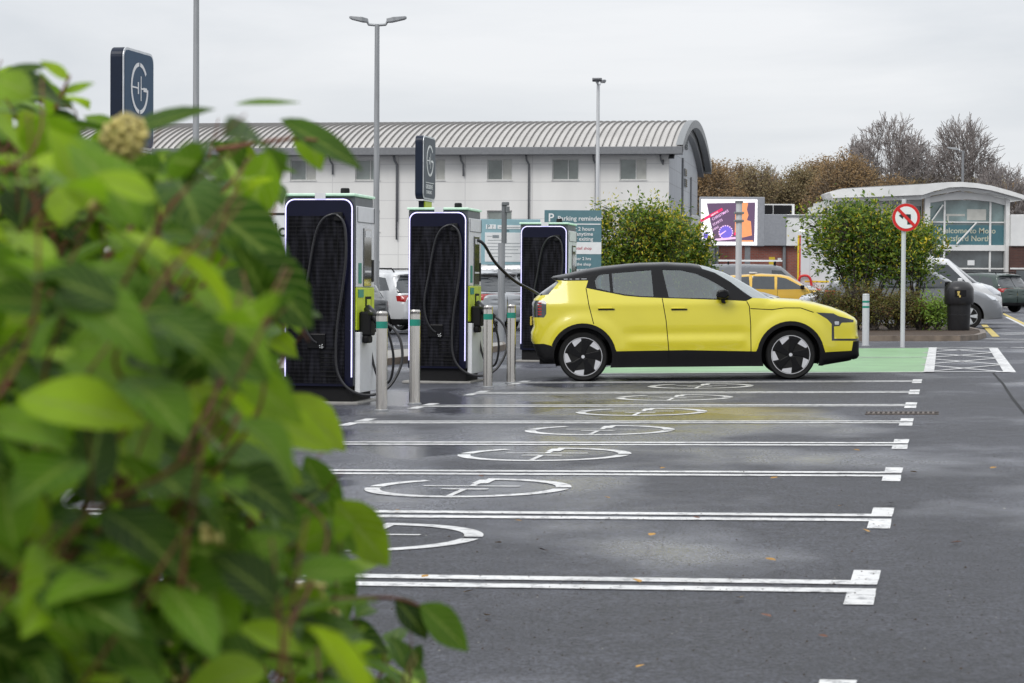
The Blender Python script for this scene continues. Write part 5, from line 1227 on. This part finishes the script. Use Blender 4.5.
# --- distant trees
def tree(name,px,topy,Y,spread,seed,levels,label,leafmats=None,nleaf=0,lean=0,twmin=.020,tr=.22,group=None,lsz=.22,hw=None):
    rnd=random.Random(seed); g=onG(px,Y); h=P(px,topy,Y).z-g.z
    o=empty(name,g,label=label,cat='tree',group=group); b=MB(); tw=MB(); ends=[]
    hw=hw or h*.28; zc=h*.56; hz_=h*.44; s_=1
    def ep(d,f): return Vector((d.x*hw*f,d.y*hw*f,zc+d.z*hz_*f))
    def rv(): return Vector((rnd.gauss(0,1),rnd.gauss(0,1),rnd.gauss(0,1)))
    def limb(p,q,r0,r1,m_,n=4,sides=4,bow=.06):
        l=(q-p).length; c_=p.lerp(q,.5)+Vector((0,0,-bow*l))+rv()*l*.05
        pts=[((1-t)**2)*p+2*t*(1-t)*c_+t*t*q for t in [k/n for k in range(n+1)]]
        pts=[pts[0]]+[v+rv()*l*.018 for v in pts[1:-1]]+[pts[-1]]
        m_.tube(pts,[max(twmin,r0+(r1-r0)*k/n) for k in range(n+1)],sides,cap=False); return pts
    tk=limb(Vector((0,0,-.2)),Vector((rnd.gauss(0,.1),0,h*.62)),tr,tr*.35,b,6,7,0)
    nl=11
    for a_ in range(nl):
        d0=Vector((math.cos(a_*2.4),math.sin(a_*2.4),rnd.uniform(-.35,1.3))).normalized() if a_ else Vector((0,0,1))
        st=tk[min(5,2+int(3.2*max(0,d0.z)))]
        L1=limb(st,ep(d0,.55),tr*.42,tr*.2,b,4,5,.12)
        for b_ in range(7):
            d1=(d0+rv()*.42).normalized(); L2=limb(L1[rnd.choice((1,2,3,4))],ep(d1,rnd.uniform(.74,.9)),tr*.18,tr*.09,tw,3,3)
            for c_i in range(6):
                d2=(d1+rv()*.24).normalized(); L3=limb(L2[rnd.choice((1,2,3))],ep(d2,rnd.uniform(.86,1.02)),tr*.08,twmin,tw,3,3)
                for e_ in range(levels-1):
                    q0=L3[rnd.choice((1,2,3))]; dd=(d2+rv()*.45).normalized(); q1=q0+dd*h*rnd.uniform(.03,.07); limb(q0,q1,twmin,twmin*.8,tw,1,3)
                    ends.append(q1)
    bk=M['barkbrown'] if leafmats else M['barkhazy']
    b.build('trunk',bk,o,recalc=False); tw.build('twigs',bk,o,recalc=False)
    if leafmats:
        f=MB(); 
        for e in ends:
            for k in range(max(1,nleaf//len(ends))):
                scatter_leaves(f,[(Vector(e)*s_+Vector((rnd.gauss(0,.22),rnd.gauss(0,.22),rnd.gauss(0,.2))),rnd.uniform(.6,1.3),0)],lsz,rnd,.55)
        f.build('crown',leafmats,o,recalc=False)
    return o
LA=leafmat('autumn_leaf_brown',[(.26,.19,.115),(.34,.235,.125),(.40,.25,.11),(.29,.235,.135)],.3,.8)
LO=leafmat('autumn_leaf_olive',[(.23,.20,.11),(.30,.25,.13),(.36,.26,.14)],.3,.8)
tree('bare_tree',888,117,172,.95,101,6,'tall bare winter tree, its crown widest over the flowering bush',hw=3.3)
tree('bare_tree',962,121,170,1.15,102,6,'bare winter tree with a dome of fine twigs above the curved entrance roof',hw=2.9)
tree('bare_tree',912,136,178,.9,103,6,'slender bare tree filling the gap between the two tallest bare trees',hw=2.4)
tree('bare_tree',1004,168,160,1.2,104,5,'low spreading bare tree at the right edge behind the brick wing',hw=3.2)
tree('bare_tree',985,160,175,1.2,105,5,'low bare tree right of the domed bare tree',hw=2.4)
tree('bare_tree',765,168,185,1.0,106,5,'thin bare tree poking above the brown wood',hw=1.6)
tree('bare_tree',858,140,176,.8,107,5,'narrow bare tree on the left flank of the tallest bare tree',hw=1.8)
br=[(706,168,165,0),(730,164,170,0),(754,168,168,1),(778,180,172,0),(800,172,168,1),(822,162,170,0),(844,160,164,0),(868,176,172,1),(893,182,168,0),(925,183,170,1),(955,182,170,1),(988,184,168,1),(1015,187,165,0)]
labs=['brown autumn tree right against the barrel-roofed building','rounded brown autumn tree above the left half of the advertising screen','olive brown tree above the right half of the advertising screen','lower russet tree in the dip of the wood','olive brown tree just right of the dip in the wood','tallest russet tree left of the curved entrance roof','olive brown tree above the left end of the curved entrance roof','olive tree at the foot of the tallest bare tree','russet tree behind the flat part of the entrance roof','olive tree under the gap between the two tall bare trees','olive tree behind the crest of the entrance roof','olive brown tree behind the right end of the entrance roof','russet tree at the right edge above the brick wing']
for i,(px,ty,Y,k) in enumerate(br):
    tree('autumn_tree',px,ty,Y,1.15,200+i,5,labs[i],[LO if k else LA],15000,tr=.2,group='autumn trees of the far wood',twmin=.026,lsz=.16,hw=2.7)
# wooded rise beyond, so that trunks stand against more wood
b=MB(); nn=60
vs=[]
for i in range(nn+1):
    x=-80+260*i/nn
    for (yy,zz) in ((205,-.3),(212,4+1.6*math.sin(i*.7)+.8*math.sin(i*2.1)),(235,5.0+1.5*math.sin(i*.5+1)),(300,4)): vs.append((x,yy,zz))
b.add(vs,[(4*i+k,4*i+4+k,4*i+5+k,4*i+1+k) for i in range(nn) for k in range(3)])
hl_=b.build('far_terrain',mat('far_wood_floor',(.075,.065,.04),.95,var=.5,scale=.6,bump=1),smooth=True); tag(hl_,kind='structure')

# ------------------------------------------------------------------ foreground bush
SIL=[(-900,40),(0,56),(30,60),(62,66),(100,92),(120,112),(165,122),(215,112),(262,110),(300,122),(326,150),(318,178),(285,192),(266,205),(262,228),(270,250),(304,262),(318,300),(318,335),(296,352),(275,385),(272,415),(330,425),(347,455),(345,500),(372,520),(396,560),(402,600),(425,632),(438,683),(470,800),(500,1300),(-900,1300)]
bushY=2.25; g=Vector((-.95,bushY,gz(-.95)))
bush=empty('dogwood_bush',g,label='leafy green dogwood bush with pale berry heads, out of focus in the foreground',cat='bush')
rnd=random.Random(5)
FL=leafmat('dogwood_leaf',[(.016,.050,.003),(.045,.115,.005),(.10,.22,.006),(.21,.38,.008),(.38,.55,.018)],.5,.42,0,nscale=16)
FL.node_tree.nodes['Principled BSDF'].inputs['Specular IOR Level'].default_value=.3
def veins(m):
    N=m.node_tree.nodes; L=m.node_tree.links
    def mth(op,a,b=None,c=None):
        n=N.new('ShaderNodeMath'); n.operation=op
        for i,v in enumerate((a,b,c)):
            if v is None: continue
            if hasattr(v,'default_value') or hasattr(v,'links'): L.new(v,n.inputs[i])
            else: n.inputs[i].default_value=v
        return n.outputs[0]
    au=N.new('ShaderNodeAttribute'); au.attribute_name='across'; at=N.new('ShaderNodeAttribute'); at.attribute_name='along'
    ab=mth('ABSOLUTE',au.outputs['Fac'])
    rib=mth('POWER',mth('SUBTRACT',1.0,ab),14.0)
    ph=mth('SUBTRACT',mth('MULTIPLY',at.outputs['Fac'],44.0),mth('MULTIPLY',ab,15.0))
    side=mth('POWER',mth('MULTIPLY_ADD',mth('SINE',ph),.5,.5),9.0)
    v=mth('MAXIMUM',mth('MULTIPLY',rib,.9),mth('MULTIPLY',side,.45))
    mx=N.new('ShaderNodeMix'); mx.data_type='RGBA'; L.new(v,mx.inputs[0]); mx.inputs[7].default_value=(.34,.46,.09,1)
    B=N['Principled BSDF']; src=B.inputs['Base Color'].links[0].from_socket; L.new(src,mx.inputs[6])
    L.new(mx.outputs[2],B.inputs['Base Color'])
    for n in N:
        if n.type=='BSDF_TRANSLUCENT': L.new(mx.outputs[2],n.inputs[0])
    bp=N.new('ShaderNodeBump'); bp.inputs['Strength'].default_value=.6; bp.inputs['Distance'].default_value=.002; bp.invert=True; L.new(v,bp.inputs['Height']); L.new(bp.outputs[0],B.inputs['Normal'])
veins(FL)
BR=mat('berry_cluster',(.45,.38,.12),.6,var=.3,scale=60)
fol=MB(); stems=MB(); ber=MB(); LU=[]; LT=[]
_n=FL.node_tree.nodes; _l=FL.node_tree.links
def big_leaf(p,d,nrm_,l,wd,curl,fold):
    d=d.normalized(); s_=d.cross(nrm_).normalized(); n_=s_.cross(d)
    prof=[(0,.02),(.08,.40),(.2,.78),(.36,1.0),(.52,.98),(.68,.78),(.82,.48),(.93,.2),(1,.0)]
    vs=[];fs=[]
    ph=rnd.uniform(0,6)
    for i,(t,q) in enumerate(prof):
        c_=p+d*(t*l)*(1-.15*curl*t)-n_*(curl*l*t*t*.55)
        wv=.03*wd*math.sin(t*9+ph)
        for k,u in enumerate((-1,-.5,0,.5,1)):
            vs.append(c_+s_*(u*q*wd/2)+n_*(abs(u)*q*wd*fold*.5+wv*abs(u)))
    for i,(t,q) in enumerate(prof):
        for u in (-1,-.5,0,.5,1): LU.append(u); LT.append(t)
    for i in range(len(prof)-1):
        for k in range(4):
            a=i*5+k; fs.append((a,a+1,a+6,a+5))
    fol.add(vs,fs)
def okp(p):
    x,y=proj(p); return inpoly(x,y,SIL)
placed=0; tries=0
def add_twig(base,tip,r0,nl,lsz,out):
    mid=base.lerp(tip,.5)+Vector((rnd.gauss(0,.03),rnd.gauss(0,.03),rnd.gauss(0,.02)))
    pth=smoothpath([base,mid,tip],5); k_=len(pth)
    stems.tube(pth,[r0*(1-.65*i/(k_-1)) for i in range(k_)],6)
    cnt=0
    for j in range(nl):
        t=.25+.75*(j+.5)/nl; q=pth[min(k_-1,int(t*(k_-1)))]; ax=(pth[-1]-pth[0]).normalized()
        for s_ in (-1,1):
            side=ax.cross(Vector((0,0,1)))
            if side.length<.1: side=Vector((1,0,0))
            side=side.normalized(); side=Matrix.Rotation(rnd.uniform(0,PI),3,ax)@side
            d=(side*s_*.9+ax*.45+Vector((rnd.gauss(0,.2),rnd.gauss(0,.2),-.35))).normalized()
            nrm_=(Vector((0,-.55,1))+Vector((rnd.gauss(0,.5),rnd.gauss(0,.5),rnd.gauss(0,.3)))).normalized()
            l=lsz*rnd.uniform(.65,1.2)
            q2=q+d*.012
            if okp(q2+d*l) and okp(q2+d*l*.5) and okp(q2):
                big_leaf(q2,d,nrm_,l,l*rnd.uniform(.44,.60),rnd.uniform(.1,.9),rnd.uniform(.1,.5)); cnt+=1
    return cnt
n_l=0
while placed<2300 and tries<40000:
    tries+=1
    Y=rnd.uniform(1.35,3.1); X=rnd.uniform(-1.75,.15); Z=1.55-1.45*rnd.random()**(1.25 if placed%3 else 3)
    tip=Vector((X,Y,Z))
    if not okp(tip): continue
    # keep dense only where a shrub of this size would be leafy
    base=Vector((X-rnd.uniform(-.02,.16),Y+rnd.uniform(-.12,.12),Z-rnd.uniform(.10,.22)))
    if base.z<.02: continue
    n_l+=add_twig(base,tip,.0019,rnd.choice((2,3,3)),.074,None); placed+=1
    if rnd.random()<.07 and okp(tip+Vector((0,0,.02))):
        for k in range(26):
            v=Vector((rnd.gauss(0,1),rnd.gauss(0,1),abs(rnd.gauss(0,1)))).normalized()*rnd.uniform(.006,.015)
            c_=tip+v+Vector((0,0,.01)); r_=.0036
            ber.lathe([(.0005,-r_),(r_*.8,-r_*.5),(r_,0),(r_*.8,r_*.5),(.0005,r_)],6,T=Matrix.Translation(c_))
# thick stems from the ground
for k in range(9):
    a=Vector((-.95+rnd.gauss(0,.10),bushY+rnd.gauss(0,.12),.0)); tip=Vector((rnd.uniform(-1.6,-.25),rnd.uniform(1.5,3.0),rnd.uniform(.8,1.35)))
    if not okp(tip): continue
    mid=a.lerp(tip,.5)+Vector((rnd.gauss(0,.05),rnd.gauss(0,.05),.12)); pth=smoothpath([a,mid,tip],7)
    stems.tube(pth,[.008-.005*i/(len(pth)-1) for i in range(len(pth))],7)
# arching sprays that reach out of the outline to the right, as single twigs with a few leaves
def spray(pts,leaves):
    stems.tube(smoothpath([P(*q) for q in pts],5),[.003-.0016*i/(5*(len(pts)-1)) for i in range(5*(len(pts)-1)+1)],6)
    for (x0,y0,x1,y1,Y,wf,cu,fo,nx_,nz_) in leaves:
        p=P(x0,y0,Y); q=P(x1,y1,Y+rnd.uniform(-.02,.03)); d=q-p; l=d.length
        big_leaf(p,d,Vector((nx_,-1,nz_)).normalized(),l,l*wf,cu,fo)
spray([(330,600,2.3),(390,598,2.3),(420,606,2.3)],[(420,604,473,652,2.3,.52,.2,.2,0,.8),(395,598,432,640,2.3,.5,.3,.2,0,.9)])
spray([(215,150,2.4),(280,140,2.4),(318,140,2.4)],[(300,118,322,172,2.45,.55,.2,.2,0,.3),(280,120,370,165,2.4,.36,.2,.2,0,1),(235,104,302,100,2.3,.14,.1,.3,0,1),(120,135,215,100,2.2,.25,.2,.3,0,.9)])
spray([(250,330,2.1),(300,300,2.1)],[(245,255,318,330,2.0,.62,.2,.2,0,.6),(200,200,300,275,2.0,.55,.2,.2,0,.6),(285,395,352,450,2.2,.5,.3,.2,0,.6),(305,455,345,540,2.2,.42,.2,.2,.3,.3),(335,500,395,570,2.2,.5,.2,.2,.0,.5)])
spray([(60,560,1.9),(90,520,1.9)],[(52,545,48,680,1.85,.62,.15,.2,0,.5),(172,480,235,540,2.1,.62,.2,.2,.0,.5),(180,610,225,680,2.1,.62,.2,.2,0,.5),(95,520,190,550,2.0,.3,.2,.2,0,.9),(90,330,175,235,2.0,.5,.15,.2,0,.4),(190,240,245,190,2.1,.6,.2,.2,0,.4),(40,345,10,395,2.0,.5,.2,.2,0,.5),(20,110,60,175,2.0,.5,.2,.2,0,.4)])
spray([(55,110,2.3),(70,75,2.3)],[(70,80,40,58,2.3,.4,.2,.2,0,.8),(0,75,50,62,2.3,.3,.2,.2,0,.8),(60,95,95,80,2.3,.35,.2,.2,0,.8),(270,150,240,240,2.2,.5,.2,.2,0,.3)])
for (x,y,Y,r_,k_) in ((125,138,1.95,.020,130),(55,160,2.0,.016,50),(165,432,2.1,.014,50),(198,590,2.05,.014,50)):
    c0_=P(x,y,Y)
    for k in range(k_):
        v=Vector((rnd.gauss(0,1),rnd.gauss(0,1),rnd.gauss(0,1))).normalized()*r_*rnd.uniform(.7,1)
        rr=.0036; ber.lathe([(.0005,-rr),(rr*.8,-rr*.5),(rr,0),(rr*.8,rr*.5),(.0005,rr)],6,T=Matrix.Translation(c0_+v))
print('bush leaves',n_l,'twigs',placed,tries)
for b_,nm,m_ in ((fol,'foliage',FL),(stems,'stem',M['twig']),(ber,'berry_head',BR)):
    b_.v=[(x-g.x,y-g.y,z-g.z) for x,y,z in b_.v]; ob_=b_.build(nm,m_,bush,smooth=True,recalc=False)
    if nm=='foliage':
        for an,dat in (('across',LU),('along',LT)):
            at_=ob_.data.attributes.new(an,'FLOAT','POINT'); at_.data.foreach_set('value',dat)
# soil bed the bush grows from
b=MB(); b.add([gp(Vector(p),.012) for p in ((-3.2,.6),(-.5,.6),(-.35,1.6),(-.42,4.0),(-3.2,4.0))],[(0,1,2,3,4)]); tag(b.build('planting_bed_ground',M['soil']),kind='structure')
